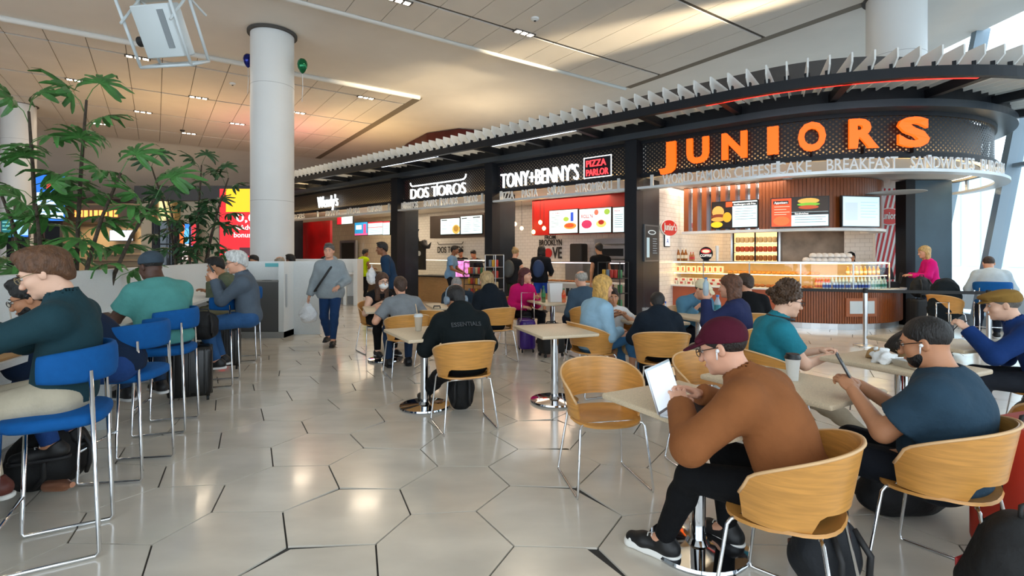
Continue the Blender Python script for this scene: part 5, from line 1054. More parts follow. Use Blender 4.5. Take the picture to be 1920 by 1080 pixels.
def oval_sign(label, P, R_, w, h):
    t = thing('oval_sign', label, 'sign', tuple(P)); N_ = R_.cross(Vector((0, 0, 1))); U_ = Vector((0, 0, 1))
    for nm, k, mt, z in (('rim', 1, WHITEP, 0), ('face', .9, M('sign red', 'd0281e', .4), .012)):
        m = MB(); V = [P+N_*(z+zz)+R_*(w/2*k*math.cos(a*.2618))+U_*(h/2*k*math.sin(a*.2618)) for zz in (-.01, .012) for a in range(24)]; m.add(V, [tuple(range(23, -1, -1)), tuple(range(24, 48))]+[(a, (a+1) % 24, 24+(a+1) % 24, 24+a) for a in range(24)]); m.build(nm, mt, t)
    V, Fs = text_mesh("Junior's", h*.42, .004, .02, w*.74); mesh_obj('lettering', [P+N_*(.03+v[2])+R_*(v[0]-w*.37)+U_*(v[1]-h*.14) for v in V], Fs, [WHITEP], t)
oval_sign("red oval sign reading Junior's on the white tile side wall", fs(2.28, -1.85, 2.13), -FN, .92, .40)
oval_sign("red oval sign reading Junior's on the striped wall", Vector((9.05, 12.29, 2.42)), Vector((1, 0, 0)), .62, .42)
P = fs(2.28, -1.75, 1.83); t = thing('grade_card', 'framed card with a blue letter A on the tile wall', 'notice', tuple(P)); m = MB(); m.box(P, (.3, .015, .29), math.atan2(-FN.y, -FN.x)); m.build('frame', BLACK, t)
rects(t, 'print', P, -FN, Vector((0, 0, 1)), .26, .25, [(0, 0, 1, 1, 'd0dae0'), ('t', 'A', .25, .25, .5, .5, '203a80')], .012)
P = fs(2.135, -.62, 1.75); t = thing('chalkboard_poster', 'framed chalkboard poster on the black pillar', 'poster', tuple(P)); m = MB(); m.box(P, (.66, .03, .78), math.atan2(-FN.y, -FN.x)); m.build('frame', M('grey frame', (.1, .11, .12), .4), t)
rects(t, 'print', P, -FN, Vector((0, 0, 1)), .6, .72, [(0, 0, 1, 1, '14181c'), ('o', .5, .82, .32, .07, '9aa4a8'), ('o', .5, .82, .24, .045, '20262a'), (.08, .08, .3, .66, '8aa0a8')]+lines(.55, .9, (.62, .55, .48, .41, .34, .27, .2), '6a7880', .02), .018)
m = MB(); m.box((8.51, 11.08, 1.55), (.2, .3, 3.1)); tag(m.build('wall_black', BLACK), 'black strip of wall beside the striped wall', 'wall', kind='structure')
m = MB(); m.box((9.02, 11.1, 1.55), (.82, .25, 3.1)); tag(m.build('wall_blue', M('slate blue wall', (.035, .075, .11), .45, noise=.15, nscale=2)), 'slate blue end wall behind the woman in pink', 'wall', kind='structure')
# till
t = thing('till', 'black till with card reader on the counter end before the pink sweater', 'till', (8.05, 10.95, .8)); m = MB(); m.box((8.05, 10.95, .87), (.3, .25, .12)); m.build('base', BLACK, t)
m = MB(); m.box((8.02, 10.98, 1.1), (.34, .03, .26), .2, rx=-.3); m.build('monitor', BLACK, t); m = MB(); m.tube([(8.2, 10.85, .9), (8.22, 10.8, 1.12)], .03, 8); m.build('card_reader', RUB, t)
# ---- pizza shop
tb = thing('red_bulkhead', 'red bulkhead over the pizza counter', 'bulkhead', tuple(fp(4, -2.3, 2.1))); a, b = sx(998, -2.3), sx(1172, -2.3)
m = MB(); sweep(m, a, b, -2.6, -2.3, 2.08, 3.11); m.build('panel', M('tomato red panel', 'a81410', .4), tb)
fscreen('pizza menu screen with value meals and a slice photo', 1030, 1083, 394, 437, -2.27, [(0, 0, 1, 1, SW), ('o', .74, .3, .22, .14, 'c8742c'), ('o', .72, .32, .16, .09, 'a83a1c'), ('o', .6, .6, .1, .1, '7a9a3c'), (.76, .5, .86, .88, '1c40a8'), ('t', 'VALUE MEALS', .08, .86, .06, .34, 'a83038')]+lines(.06, .4, (.76, .68, .6, .52, .44, .36, .28)))
fscreen('pizza menu screen with a plate of pasta', 1086, 1146, 391, 436, -2.27, [(0, 0, 1, 1, SW), ('o', .7, .34, .22, .24, 'e8ecec'), ('o', .7, .36, .16, .16, 'd8b060'), ('o', .7, .42, .09, .1, '8a1c14'), ('o', .88, .84, .09, .12, '7aa03c'), ('o', .55, .84, .07, .12, 'a85848'), ('o', .24, .36, .17, .18, 'a02850'), ('t', "ROLL'N", .07, .62, .16, .36, '8a1420')])
fscreen('pizza menu screen cut by the pillar with a price list', 1149, 1170, 389, 435, -2.27, [(0, 0, 1, 1, SW), ('t', 'PIZZA', .15, .84, .06, .5, 'a83038')]+lines(.15, .9, (.7, .62, .54, .46, .38, .3, .2)))
BULB = M('warm bulb', (1, .55, .18), emit=14)
for i, (x, y, o_) in enumerate(((1000, 435, -1.5), (1013, 417, -1.6), (1020, 428, -1.9), (966, 420, -1.8), (978, 428, -2.1))):
    s = sx(x, o_); q = fp(s, o_, 0); z = H+(HZ-y)*q.y/F; t = thing('pendant_bulb', 'bare warm pendant bulb over the pizza counter', 'lamp', (q.x, q.y, z), group='pendant bulbs of the pizza shop')
    m = MB(); m.ell((0, 0, 0), (.05, .05, .06), 10, 8); m.build('bulb', BULB, t, True, world=False); m = MB(); m.tube([(0, 0, .06), (0, 0, 3.12-z)], .006, 6); m.build('cord', RUB, t, world=False)
mu = thing('wall_lettering', 'black graffiti lettering FROM BROOKLYN LOVE with a red apple on the tile wall', 'lettering', tuple(fp(4.8, -3.37, 1.4)))
for wd, x0, x1, z, h in (('FROM', 1022, 1042, 2.0, .12), ('BROOKLYN', 1011, 1054, 1.80, .19), ('VE', 1036, 1054, 1.40, .36), ('L', 1013, 1020, 1.40, .36)): ftext(mu, wd, sx(x0, -3.37), sx(x1, -3.37), -3.36, z, h, RUB, .02, .006)
q = fp(sx(1028, -3.35), -3.35, 1.56); m = MB(); m.lathe([(.15, -.01), (.15, .01)], 18, tuple(q), ax=tuple(FN)); m.build('apple', M('apple red', 'c02020', .5), mu)
def shopcounter(label, s0, s1, d, zt, fm, mat_top, light, h=.55):
    t = thing('food_counter', label, 'counter', tuple(fp((s0+s1)/2, -d, 0))); m = MB(); sweep(m, s0, s1, -d-.7, -d, 0, zt); m.build('front', fm, t); m = MB(); sweep(m, s0, s1, -d-.75, -d+.05, zt, zt+.035); m.build('counter_top', mat_top, t)
    m = MB(); sweep(m, s0, s1, -d-.03, -d-.025, zt+.035, zt+h); m.build('sneeze_glass', GLS, t); m = MB(); sweep(m, s0, s1, -d-.35, -d, zt+h, zt+h+.015); m.build('glass_shelf', STEEL, t); m = MB(); sweep(m, s0, s1, -d-.1, -d-.06, zt+h-.02, zt+h-.003); m.build('light_bar', M('shop light bar %s' % str(light), light, emit=4), t); return t
kT = shopcounter('white pizza counter with a lit glass guard and black scrawl', sx(1005, -1.35), sx(1172, -1.35), 1.35, .76, M('cream panel', 'c9c2b8', .5), WHITEP, (1, .75, .8))
for wd, x0, x1 in (('uu', 1040, 1056), ('ll', 1062, 1076)): ftext(kT, wd, sx(x0, -1.35), sx(x1, -1.35), -1.34, .45, .2, RUB, .03, .006)
pr = None
for i, x in enumerate(range(1036, 1126, 12)):
    q = fp(sx(x, -1.6), -1.6, .8); 
    if pr is None: m = MB(); m.lathe([(.13, .0), (.15, .015), (.14, .03), (.03, .04)], 18); pr = o = tag(m.build('pizza', M('baked pizza', 'c07a34', .6, noise=.4, nscale=25), None, 40), 'baked pizza lying on the lit pizza counter', 'pizza', 'pizzas on the counter')
    else: o = pr.copy(); COL.objects.link(o)
    o.location = (q.x, q.y, .797)
t = thing('pizza_oven', 'stacked steel pizza oven at the back of the pizza shop', 'oven', tuple(fp(5.6, -3.0, 0)))
for z0, z1 in ((.0, .9), (.95, 1.35), (1.4, 1.75), (1.8, 1.95)): m = MB(); sweep(m, sx(1114, -2.75), sx(1172, -2.75), -3.3, -2.75, z0, z1); m.build('deck', STEEL, t)
for z in (1.15, 1.57): m = MB(); sweep(m, sx(1118, -2.73), sx(1168, -2.73), -2.75, -2.73, z-.1, z+.1); m.build('oven_door', BLACK, t)
q = fp(sx(1085, -2.9), -2.9, 0); t = thing('drink_machine', 'black drink machine against the tile wall of the pizza shop', 'machine', tuple(q)); m = MB(); m.rbox((q.x, q.y, 1.55), (.42, .35, .55), .05, face_rz(FN)); m.build('body', RUB, t, 40); m = MB(); m.box((q.x, q.y, .64), (.6, .5, 1.27), face_rz(FN)); m.build('stand', STEEL, t)
# racks
def rack(label, xy, rz, w, d, h, n, frame, seed):
    t = thing('snack_rack', label, 'rack', (*xy, 0), rz); rg = random.Random(seed); m = MB()
    for sx_ in (-1, 1):
        for sy in (-1, 1): m.tube([(sx_*w/2, sy*d/2, 0), (sx_*w/2, sy*d/2, h)], .012, 6)
    m.tube([(-w/2, d/2, h), (w/2, d/2, h)], .012, 6); m.tube([(-w/2, -d/2, h), (w/2, -d/2, h)], .012, 6); m.build('frame', frame, t, world=False)
    for k in range(n): m = MB(); m.box((0, 0, .12+k*(h-.15)/n), (w, d, .015)); m.build('shelf', frame, t, world=False)
    cs = ('c8b08a', 'b83a30', 'd8d4cc', 'c89a2c', '3a7a4a', '6a7a8a', '8a4a3a')
    R_ = Matrix.Rotation(rz, 3, 'Z')
    for k in range(n):
        pr = {}
        for j in range(max(3, int(w/.1))):
            c = rg.choice(cs); z = .13+k*(h-.15)/n; p = R_ @ Vector(((j+.5)/max(3, int(w/.1))*w*.92-w*.46, d*.12, 0))
            if c not in RK: m = MB(); m.rbox((0, 0, .085), (.075, .06, .17), .015); RK[c] = m.build('snack', M('snack '+c, c, .4), None, 40).data; bpy.data.objects.remove(bpy.data.objects['snack'])
            o = bpy.data.objects.new('snack_packet', RK[c]); COL.objects.link(o); o.location = (xy[0]+p.x, xy[1]+p.y, z); o.rotation_euler = (0, 0, rz); tag(o, {'c8b08a': 'tan', 'b83a30': 'red', 'd8d4cc': 'white', 'c89a2c': 'yellow', '3a7a4a': 'green', '6a7a8a': 'grey', '8a4a3a': 'brown'}[c]+' packet on the '+label.split(' standing')[0], 'packet', 'packets on the '+label.split(' standing')[0])
RK = {}
q = fp(sx(1152, .25), .3, 0); rack('black wire drinks rack standing beside the black pillar', (q.x, q.y), face_rz(FN), .5, .35, 1.35, 4, RUB, 3)
q = fp(sx(930, .25), .3, 0); rack('slim snack spinner standing by the taco shop pillar', (q.x, q.y), face_rz(FN), .34, .3, 1.5, 5, STEEL, 8)
q = fp(sx(893, -.2), -.3, 0); rack('black shelf rack standing at the taco shop end', (q.x, q.y), face_rz(FN), .8, .35, 1.3, 4, RUB, 5)
# ---- taco shop
db = thing('brown_bulkhead', 'dark brown bulkhead over the taco counter', 'bulkhead', tuple(fp(8, -2.2, 2.1))); a, b = sx(806, -2.2), sx(908, -2.2)
m = MB(); sweep(m, a, b, -2.5, -2.2, 2.08, 2.86); m.build('panel', M('dark brown panel', (.045, .032, .026), .5), db)
fscreen('taco menu screen with a burrito photo', 826, 862, 410, 439, -2.17, [(0, 0, 1, 1, SW), ('o', .82, .3, .2, .3, 'c89a4c'), ('o', .82, .34, .13, .2, '8a6a2c'), (.05, .88, .35, .94, '20262a')]+lines(.06, .34, (.74, .54, .34))+lines(.44, .66, (.76, .56)))
fscreen('taco menu screen with two columns of prices', 864, 904, 405, 438, -2.17, [(0, 0, 1, 1, SW), (.05, .86, .3, .92, '20262a'), (.58, .88, .92, .94, '20262a')]+lines(.06, .5, (.74, .62, .5, .38, .26, .14))+lines(.6, .92, (.78, .68, .58, .48, .38, .28, .18)))
kD = shopcounter('pale wood taco counter with glass guard', sx(776, -1.1), sx(907, -1.1), 1.1, .80, woodmat('pale oak front', hexc('a8845a')), BLACK, (1, .8, .6))
be = thing('bull_emblem', 'black bull head emblem with curved horns beside the taco counter', 'emblem', tuple(fp(9.0, -1.0, 1.2))); a, b = sx(779, -1.05), sx(806, -1.05)
m = MB(); sweep(m, a, a-(a-b)*.72, -1.06, -1.03, 1.02, 1.95); m.build('head', RUB, be)
for pts in (((0, 1.9), (-.02, 2.12), (.1, 2.28), (.32, 2.33)), ((.66, 1.9), (.85, 1.78), (1.15, 1.75), (1.36, 1.9))):
    m = MB(); m.tube([fp(a-(a-b)*.8*u, -1.045, z) for u, z in pts], [.14, .10, .06, .01], 8); m.build('horn', RUB, be, True)
q = fp(a-(a-b)*.3, -1.02, 1.55); m = MB(); m.lathe([(.08, -.005), (.08, .005)], 16, tuple(q), ax=tuple(FN)); m.build('eye_ring', WHITEP, be)
wl = thing('wall_lettering', 'black lettering DOS TOROS on the taco shop wall', 'lettering', tuple(fp(8.5, -3.17, 1.6))); a, b = sx(821, -3.27), sx(869, -3.27); ftext(wl, 'DOS TOROS', a, b, -3.26, 1.58, .24, RUB, .01, .006)
m = MB(); m.tube([fp(a, -3.26, 1.98), fp(a-.06, -3.26, 1.9), fp(b+.06, -3.26, 1.9), fp(b, -3.26, 1.98)], .014, 6); m.build('horn_bar', RUB, wl)
q = fp(sx(862, -1.2), -1.25, 0); t = thing('pink_cooler', 'small glass cooler glowing pink on the taco counter', 'cooler', tuple(q)); m = MB(); m.box((q.x, q.y, 1.08), (.42, .3, .48), face_rz(FN)); m.build('glow_box', M('pink lit cooler', (1, .2, .5), emit=1.1, noise=.7, nscale=9), t)
m = MB(); m.box((q.x, q.y, 1.34), (.46, .34, .04), face_rz(FN)); m.build('lid', RUB, t)
# ---- burger shop
wp_ = thing('feature_wall', 'glossy red feature panel in the burger shop', 'panel', tuple(fp(15, -1.2, 0))); a, b = sx(564, -1.0), sx(619, -1.0); m = MB(); sweep(m, a, b, -1.1, -1.0, 0, 2.86); m.build('panel', M('burger red', 'a00c12', .3, noise=.35, nscale=1.2), wp_)
fscreen('small burger shop screen with a red edge', 632, 661, 405, 420, -1.6, [(0, 0, 1, 1, SW), (0, 0, .3, 1, 'c02030')])
fscreen('burger menu screen with a blue advert', 665, 689, 417, 441, -2.0, [(0, 0, 1, 1, '2a8ac0'), (.68, .1, .9, .85, 'd04a80'), (.1, .45, .55, .8, 'c8e4f0'), (0, 0, 1, .14, 'c85a90')])
fscreen('burger menu screen with a red header', 690, 717, 416, 440, -2.0, [(0, 0, 1, 1, SW), (0, .9, 1, 1, 'c02030'), (0, .55, 1, .6, 'c84a58')]+lines(.1, .9, (.8, .7, .45, .35, .25, .15)))
fscreen('burger menu screen cut by the pillar', 718, 731, 415, 440, -2.0, [(0, 0, 1, 1, SW), (0, .9, 1, 1, 'c02030')]+lines(.1, .9, (.8, .7, .6, .45, .35)))
a, b = sx(640, -3.1), sx(665, -3.1); dr_ = thing('door_1', 'dark doorway in the cream tile wall of the burger shop', 'door', tuple(fp((a+b)/2, -3.1, 0)), kind='structure'); m = MB(); sweep(m, a, b, -3.19, -3.12, 0, 2.05); m.build('opening', M('dark opening', (.01, .01, .012), .7), dr_)
m = MB(); sweep(m, a+.1, a, -3.19, -3.08, 0, 2.15); sweep(m, b, b-.1, -3.19, -3.08, 0, 2.15); sweep(m, a, b, -3.19, -3.08, 2.05, 2.15); m.build('door_frame', STEEL, dr_)
shopcounter('dark burger counter with till behind the safety vest', sx(690, -1.0), sx(733, -1.0), 1.0, .9, M('dark walnut front', (.06, .035, .02), .45), STEEL, (1, .85, .6), .3)
# ================================================================ PALMS, BACKGROUND LEFT, CEILING THINGS, TABLE THINGS
LEAF = M('palm green', (.05, .17, .035), .45, noise=.4, nscale=6); LEAF2 = M('palm dark green', (.02, .075, .022), .5, noise=.4, nscale=6); STEM = M('fibrous palm stem', (.05, .035, .022), .9, noise=.5, nscale=30, bump=.6, bscale=60)
def leaf_mesh(seed, n=9, L0=.34):
    rg = random.Random(seed); m = MB(); pet = .26; m.tube([(0, 0, 0), (0, pet*.5, .05), (0, pet, .04)], .004, 5)
    for k in range(n):
        a = math.radians(-115+230*k/(n-1)+rg.uniform(-5, 5)); L = L0*(1-.25*abs(k/(n-1)-.5)*2)*rg.uniform(.88, 1.08); W = .030*rg.uniform(.85, 1.2); dx, dy = math.sin(a), math.cos(a); px, py = dy, -dx; V = []
        for f, w in ((0, .15), (.25, .8), (.6, 1), (.85, .8), (1, .25)):
            z = .04+.05*f-.16*f*f*rg.uniform(.8, 1.2)
            for sd, dz in ((-1, .008), (0, 0), (1, .008)): V.append((dx*L*f+px*W*w*sd, pet+dy*L*f+py*W*w*sd, z+dz*w))
        m.add(V, [(3*i+j, 3*i+j+1, 3*i+j+4, 3*i+j+3) for i in range(4) for j in range(2)])
    return m
def palm(label, xy, seed, stems, leaf, L0, spread):
    t = thing('palm', label, 'plant', (*xy, 0)); rg = random.Random(seed)
    ms = []
    for k in range(4): o = leaf_mesh(seed*9+k, 9 if L0 > .3 else 8, L0).build('leaf', leaf, None); ms.append(o.data); bpy.data.objects.remove(o)
    for (x, y, h, lx, ly) in stems:
        pts = [(x+lx*f*f, y+ly*f*f, .5+(h-.5)*f) for f in (0, .25, .5, .75, 1)]; m = MB(); m.tube(pts, [.024, .022, .02, .018, .012], 7); m.build('stem', STEM, t, True, world=False)
        nl = int((h-1.1)/.16)
        for i in range(nl):
            f = 1-(i/nl)*.68; z = .5+(h-.5)*f; a = i*2.4+rg.uniform(-.4, .4); o = bpy.data.objects.new('leaf', rg.choice(ms)); COL.objects.link(o); o.parent = t
            o.location = (x+lx*f*f, y+ly*f*f, z); o.rotation_euler = (rg.uniform(-.1, .6) if i > 1 else .9, rg.uniform(-.3, .3), a); k = rg.uniform(.85, 1.15)*spread; o.scale = (k, k, k)
    m = MB(); m.rbox((0, 0, .30), (.7, .5, .6), .03, face_rz(LD)+1.57); m.build('planter', GREYL, t, 40, world=False); m = MB(); m.box((0, 0, .60), (.64, .44, .02), face_rz(LD)+1.57); m.build('soil', M('dark soil', (.03, .02, .012), 1), t, world=False)
palm('tall palm with broad fan leaves behind the long counter', (-4.75, 5.35), 3, [(-.2, 0, 3.0, -.1, 0), (.1, .1, 3.15, .12, 0), (.25, -.05, 2.35, .45, 0), (-.3, .05, 2.3, -.4, 0), (0, -.15, 2.0, .1, -.2), (.45, 0, 2.1, .5, .1), (-.1, .1, 1.9, -.3, .1)], LEAF, .31, 1.0)
palm('darker slender palm behind the counter end by the red advert screen', (-5.85, 9.3), 5, [(-.2, 0, 3.1, -.5, 0), (.05, .1, 3.15, .1, 0), (.25, 0, 2.9, .45, 0), (-.1, 0, 2.5, -.3, 0), (.15, .1, 2.3, .3, 0), (0, 0, 2.0, 0, 0)], LEAF2, .26, 1.0)
# ---- background kiosk, screens
def pscreen(label, x0, x1, y0, y1, Y, L, name='info_screen', tilt=0):
    A, B = dp(x0, y1, Y), dp(x1, y1, Y+tilt); t = screen(label, (A[0], A[1]), (B[0], B[1]), A[2], dp(x0, y0, Y)[2], L, name=name)
    if name in ('info_screen', 'advert_screen') and Y < 16: m = MB(); m.box(((A[0]+B[0])/2, Y+.12, A[2]/2+.1), ((B[0]-A[0])*.5, .1, A[2]+.2)); m.build('stand', BLACK, t)
    return t
pscreen('tall blue and white flight information screen behind the palm', 66, 122, 328, 414, 15, [(0, 0, 1, 1, '2a6fd0'), (.05, .05, .95, .62, 'cfe2f0'), (.3, .7, .6, .9, 'd03a40')]+lines(.15, .85, (.5, .42, .34, .26, .18), '4a78b0'))
pscreen('small green flight board on the round column', 3, 21, 411, 445, 15, [(0, 0, 1, 1, '1c5a60')]+lines(.1, .9, (.8, .6, .4, .2), '7ac0b8', .06))
pscreen('small blue screen with a yellow band on the round column', 24, 53, 407, 444, 15, [(0, 0, 1, 1, '9cc8ec'), (.5, .88, 1, 1, 'e0c020'), (0, 0, 1, .08, '2a6fd0')])
kz = thing('coffee_kiosk', 'beige kiosk with an orange lit sign and a wall screen beyond the palms', 'kiosk', (-13, 16.2, 0)); BEI = M('beige kiosk wall', 'a08a6c', .6)
m = MB(); m.box((-13.0, 17.0, 1.6), (4.2, .2, 3.2)); m.build('wall', BEI, kz); m = MB(); m.box((-13.0, 16.2, 2.75), (4.0, 1.6, .5)); m.build('fascia', M('brown fascia', (.10, .07, .05), .6), kz)
for k in range(9): m = MB(); x = -13.1+k*.15; m.box((x, 15.38, 2.74), (.09 if k % 3 else .05, .03, .2)); m.build('sign_stroke', M('orange sign', (1, .28, .06), emit=2.2), kz)
m = MB(); m.box((-13.0, 15.9, .5), (4, .5, 1.0)); m.build('counter', M('dark kiosk counter', (.05, .04, .035), .5), kz)
for k in range(5): m = MB(); m.box((-12.6, 16.85, .9+.2*k), (2.4, .2, .03)); m.build('shelf', M('dark kiosk counter', (.05, .04, .035), .5), kz)
pscreen('wall screen showing a pale picture in the kiosk', 206, 249, 432, 451, 16.7, [(0, 0, 1, 1, '9ab0d8'), ('o', .5, .4, .25, .4, 'c8c8d8')])
alight('kiosk_light', (-12.8, 16.1, 2.45), 2.5, 60, (1, .75, .45), size_y=1)
bo = thing('glass_booth', 'cream booth with dark roof, brass drum and black framed glass turret', 'booth', (-9.6, 15, 0)); m = MB(); m.box((-8.9, 15.6, 3.25), (3.6, 2.2, .42)); m.build('roof', M('charcoal roof', (.035, .032, .032), .5), bo)
m = MB(); m.box((-8.9, 15.7, 1.52), (3.5, 2.0, 3.04)); m.build('wall', M('cream booth wall', 'b3a38c', .6), bo)
m = MB(); m.lathe([(.34, 2.45), (.34, 3.0)], 28, (-9.85, 14.62, 0)); m.build('brass_drum', M('brass', (.75, .52, .22), .25, 1), bo, 40); m = MB(); m.lathe([(.33, 1.2), (.33, 2.45)], 20, (-9.85, 14.62, 0)); m.build('turret_glass', M('dark turret glass', (.05, .06, .07), .05, .3), bo, 40)
for k in range(8): a = k*math.pi/4; m = MB(); m.tube([(-9.85+.345*math.cos(a), 14.62+.345*math.sin(a), 1.1), (-9.85+.345*math.cos(a), 14.62+.345*math.sin(a), 2.46)], .018, 6); m.build('turret_bar', BLACK, bo)
for z in (1.2, 1.8, 2.44): m = MB(); m.lathe([(.355, z-.02), (.355, z+.02)], 24, (-9.85, 14.62, 0)); m.build('turret_ring', BLACK, bo, 40)
m = MB(); m.lathe([(.36, 0), (.36, 1.15)], 24, (-9.85, 14.62, 0)); m.build('turret_base', BLACK, bo, 40)
pscreen('bright poster screen with coloured fruit shapes on the booth', 337, 368, 420, 494, 14.4, [(0, 0, 1, 1, '2a78c8'), (0, .5, .3, 1, 'e8641c'), (.7, .45, 1, 1, 'c82830'), ('o', .45, .7, .2, .2, '58b0e0'), (.1, .02, .6, .5, 'd8c8c4'), ('o', .85, .25, .2, .2, '4a9a50')], name='poster_screen')
pscreen('large red and yellow advert screen beyond the second palm', 412, 486, 354, 482, 14.0, [(0, 0, 1, 1, 'd8101e'), (.16, .66, 1, 1, 'f0c010'), ('t', '0,0', .42, .52, .12, .5, 'ffffff'), ('t', 'AAdvan', .38, .40, .075, .6, 'ffffff'), ('t', 'bonus m', .36, .29, .075, .62, 'ffffff'), (.5, .02, 1, .14, '401018')], name='advert_screen')
alight('pink_uplight', (-9.0, 20.5, 4.2), 2.5, 45, (1, .12, .3), (math.pi, 0, 0))  # unseen pink lamp for the far ceiling tint, apart from the screen
# uplights washing the far ceiling from the roofs of booth and shops
alight('booth_roof_uplight', (-11.0, 17.5, 3.6), 3.0, 60, (1, .66, .28), (math.pi, 0, 0)); alight('shop_roof_uplight', (-6.2, 20.5, 4.0), 3.5, 90, (1, .68, .3), (math.pi, 0, 0)); alight('shop_roof_uplight', (-1.0, 17.5, 4.2), 2.0, 50, (1, .78, .5), (math.pi, 0, 0))
# ---- ceiling lights
LAMP = M('lamp face', (1, .86, .66), emit=14)
for i, (x, y) in enumerate(((258, 108), (145, 151), (372, 183), (268, 210), (188, 232), (445, 232), (354, 250), (686, 183), (983, 62), (748, 1), (558, 211))):
    q = hp(x, y, ZC-.03); t = thing('ceiling_light', 'recessed strip of three square warm lamps in the panelled ceiling', 'ceiling light', (q[0], q[1], ZC-.03), math.atan2(CB.y, CB.x), 'recessed ceiling lights')
    m = MB(); m.box((0, 0, .0), (.56, .17, .02)); m.build('housing', M('dark recess', (.08, .075, .07), .8), t, world=False)
    for k in (-1, 0, 1): m = MB(); m.box((k*.175, 0, -.012), (.12, .12, .008)); m.build('lamp', LAMP, t, world=False)
    alight('lamp_light', (q[0], q[1], ZC-.08), .9, 34, (1, .83, .62), parent=t)
for x, y, lab in ((1003, 34, 'white smoke detector on the ceiling panels'), (342, 244, 'dark dome camera on the far ceiling panels'), (436, 156, 'small white detector near the tall column')):
    q = hp(x, y, ZC-.02); t = thing('ceiling_sensor', lab, 'sensor', (q[0], q[1], ZC-.02)); m = MB(); m.lathe([(.09, 0), (.09, -.03), (.05, -.06)], 16); m.build('body', RUB if 'dark' in lab else WHITEP, t, 40, world=False); m = MB(); m.lathe([(.03, -.06), (.02, -.075)], 10); m.build('lens', RUB, t, 40, world=False)
# ---- projector in its frame
P = Vector(dp(306, 58, 6.1)); t = thing('projector', 'white projector hanging in an open pipe frame from the ceiling', 'projector', tuple(P), -.15); WP = M('white enamel', (.62, .68, .70), .4)
m = MB(); m.rbox((0, 0, 0), (.50, .58, .20), .02, rx=-1.1); b = m.build('housing', WP, t, 40, world=False); R_ = Matrix.Rotation(-1.1, 3, 'X')
m = MB(); c_ = R_ @ Vector((.13, -.02, -.104)); m.box(c_, (.08, .42, .006), rx=-1.1); m.build('vent', M('grey grille', (.25, .28, .3), .5), b, world=False)
m = MB(); c_ = R_ @ Vector((-.30, .1, 0)); m.lathe([(.05, -.06), (.06, .06)], 16, tuple(c_), ax=(-1, 0, 0)); m.build('lens', RUB, t, 40, world=False)
for z in (-.15, .17):
    for a_, b_ in (((-.34, -.38), (.34, -.38)), ((.34, -.38), (.34, .38)), ((.34, .38), (-.34, .38)), ((-.34, .38), (-.34, -.38))): m = MB(); m.tube([R_ @ Vector((*a_, z)), R_ @ Vector((*b_, z))], .018, 8); m.build('frame_pipe', WP, t, True, world=False)
for a_ in ((-.34, -.38), (.34, -.38), (.34, .38), (-.34, .38)): m = MB(); m.tube([R_ @ Vector((*a_, -.15)), R_ @ Vector((*a_, .17))], .018, 8); m.build('frame_pipe', WP, t, True, world=False)
m = MB(); m.box((0, .0, .42), (.75, .12, .07)); m.build('cross_beam', WP, t, world=False)
for x in (-.32, .32): m = MB(); m.tube([(x, 0, .40), (x, .3, .30)], .015, 6); m.tube([(x, 0, .40), (x, -.25, 0)], .015, 6); m.build('hanger', WP, t, world=False)
m = MB(); m.tube([(0, 0, .44), (0, 0, ZC-P.z)], .04, 10); m.build('drop_pipe', WP, t, True, world=False)
# ---- balloons
for x, y, c, lab in ((567, 123, (.01, .16, .06), 'shiny green balloon floating beside the tall column'), (465, 113, (.01, .02, .2), 'shiny dark blue balloon behind the tall column')):
    P = dp(x, y, 12.0 if x > 500 else 12.9); t = thing('balloon', lab, 'balloon', P); m = MB(); m.lathe([(.01, -.19), (.05, -.15), (.10, -.06), (.115, .03), (.10, .10), (.06, .15), (.01, .165)], 18); m.build('skin', M('balloon %s' % lab[6:11], c, .12, .6), t, True, world=False)
    m = MB(); m.tube([(0, 0, -.18), (.01, 0, -.5), (-.01, 0, -.85)], .008, 5); m.build('ribbon', WHITEP, t, True, world=False)
# ---- things on tables
def put(key, dx, dy, name, label, cat, fn, rz=0, z=.741):
    p = TB[key].matrix_basis @ Vector((dx, dy, 0)); t = thing(name, label, cat, (p.x, p.y, z), TB[key].rotation_euler.z+rz); fn(t); return t
def P_(m, t, n, mat, sm=40): return m.build(n, mat, t, sm, world=False)
def laptop(t):
    m = MB(); m.rbox((0, 0, .008), (.32, .22, .014), .006); P_(m, t, 'base', M('silver aluminium', (.55, .56, .58), .3, .8)); m = MB(); m.box((0, .02, .0155), (.27, .10, .001)); P_(m, t, 'keyboard', RUB); m = MB(); m.box((0, -.065, .0155), (.1, .06, .001)); P_(m, t, 'trackpad', M('grey pad', (.4, .4, .42), .3))
    m = MB(); m.rbox((0, .148, .112), (.32, .007, .215), .003, rx=-.32); l = P_(m, t, 'lid', M('silver aluminium', (.55, .56, .58), .3, .8)); m = MB(); m.box((0, .1435, .114), (.30, .001, .19), rx=-.32); m.build('screen', scr('c4d0da', .9), l, world=False)
t = thing('laptop', 'open silver laptop with a bright screen', 'laptop', (.87, 2.45, .741), face_rz((-.80, .60))); laptop(t)
def crumple(c, r, amp=.02):
    def f(t): q = SDF(); q.ell((0, 0, r[2]*.7), r, None, .03); q.ell((r[0]*.5, r[1]*.3, r[2]), (r[0]*.5, r[1]*.5, r[2]*.6), None, .03); q.rip(amp, 42); q.plane((0, 0, -1), 0); soft('sheet', q, .007, M('crumpled '+c, c, .8, bump=.5, bscale=30), t)
    return f
put('laptop', -.15, .28, 'paper_wrap', 'crumpled white paper bag beyond the laptop', 'paper bag', crumple('e0dcd4', (.10, .07, .055)))
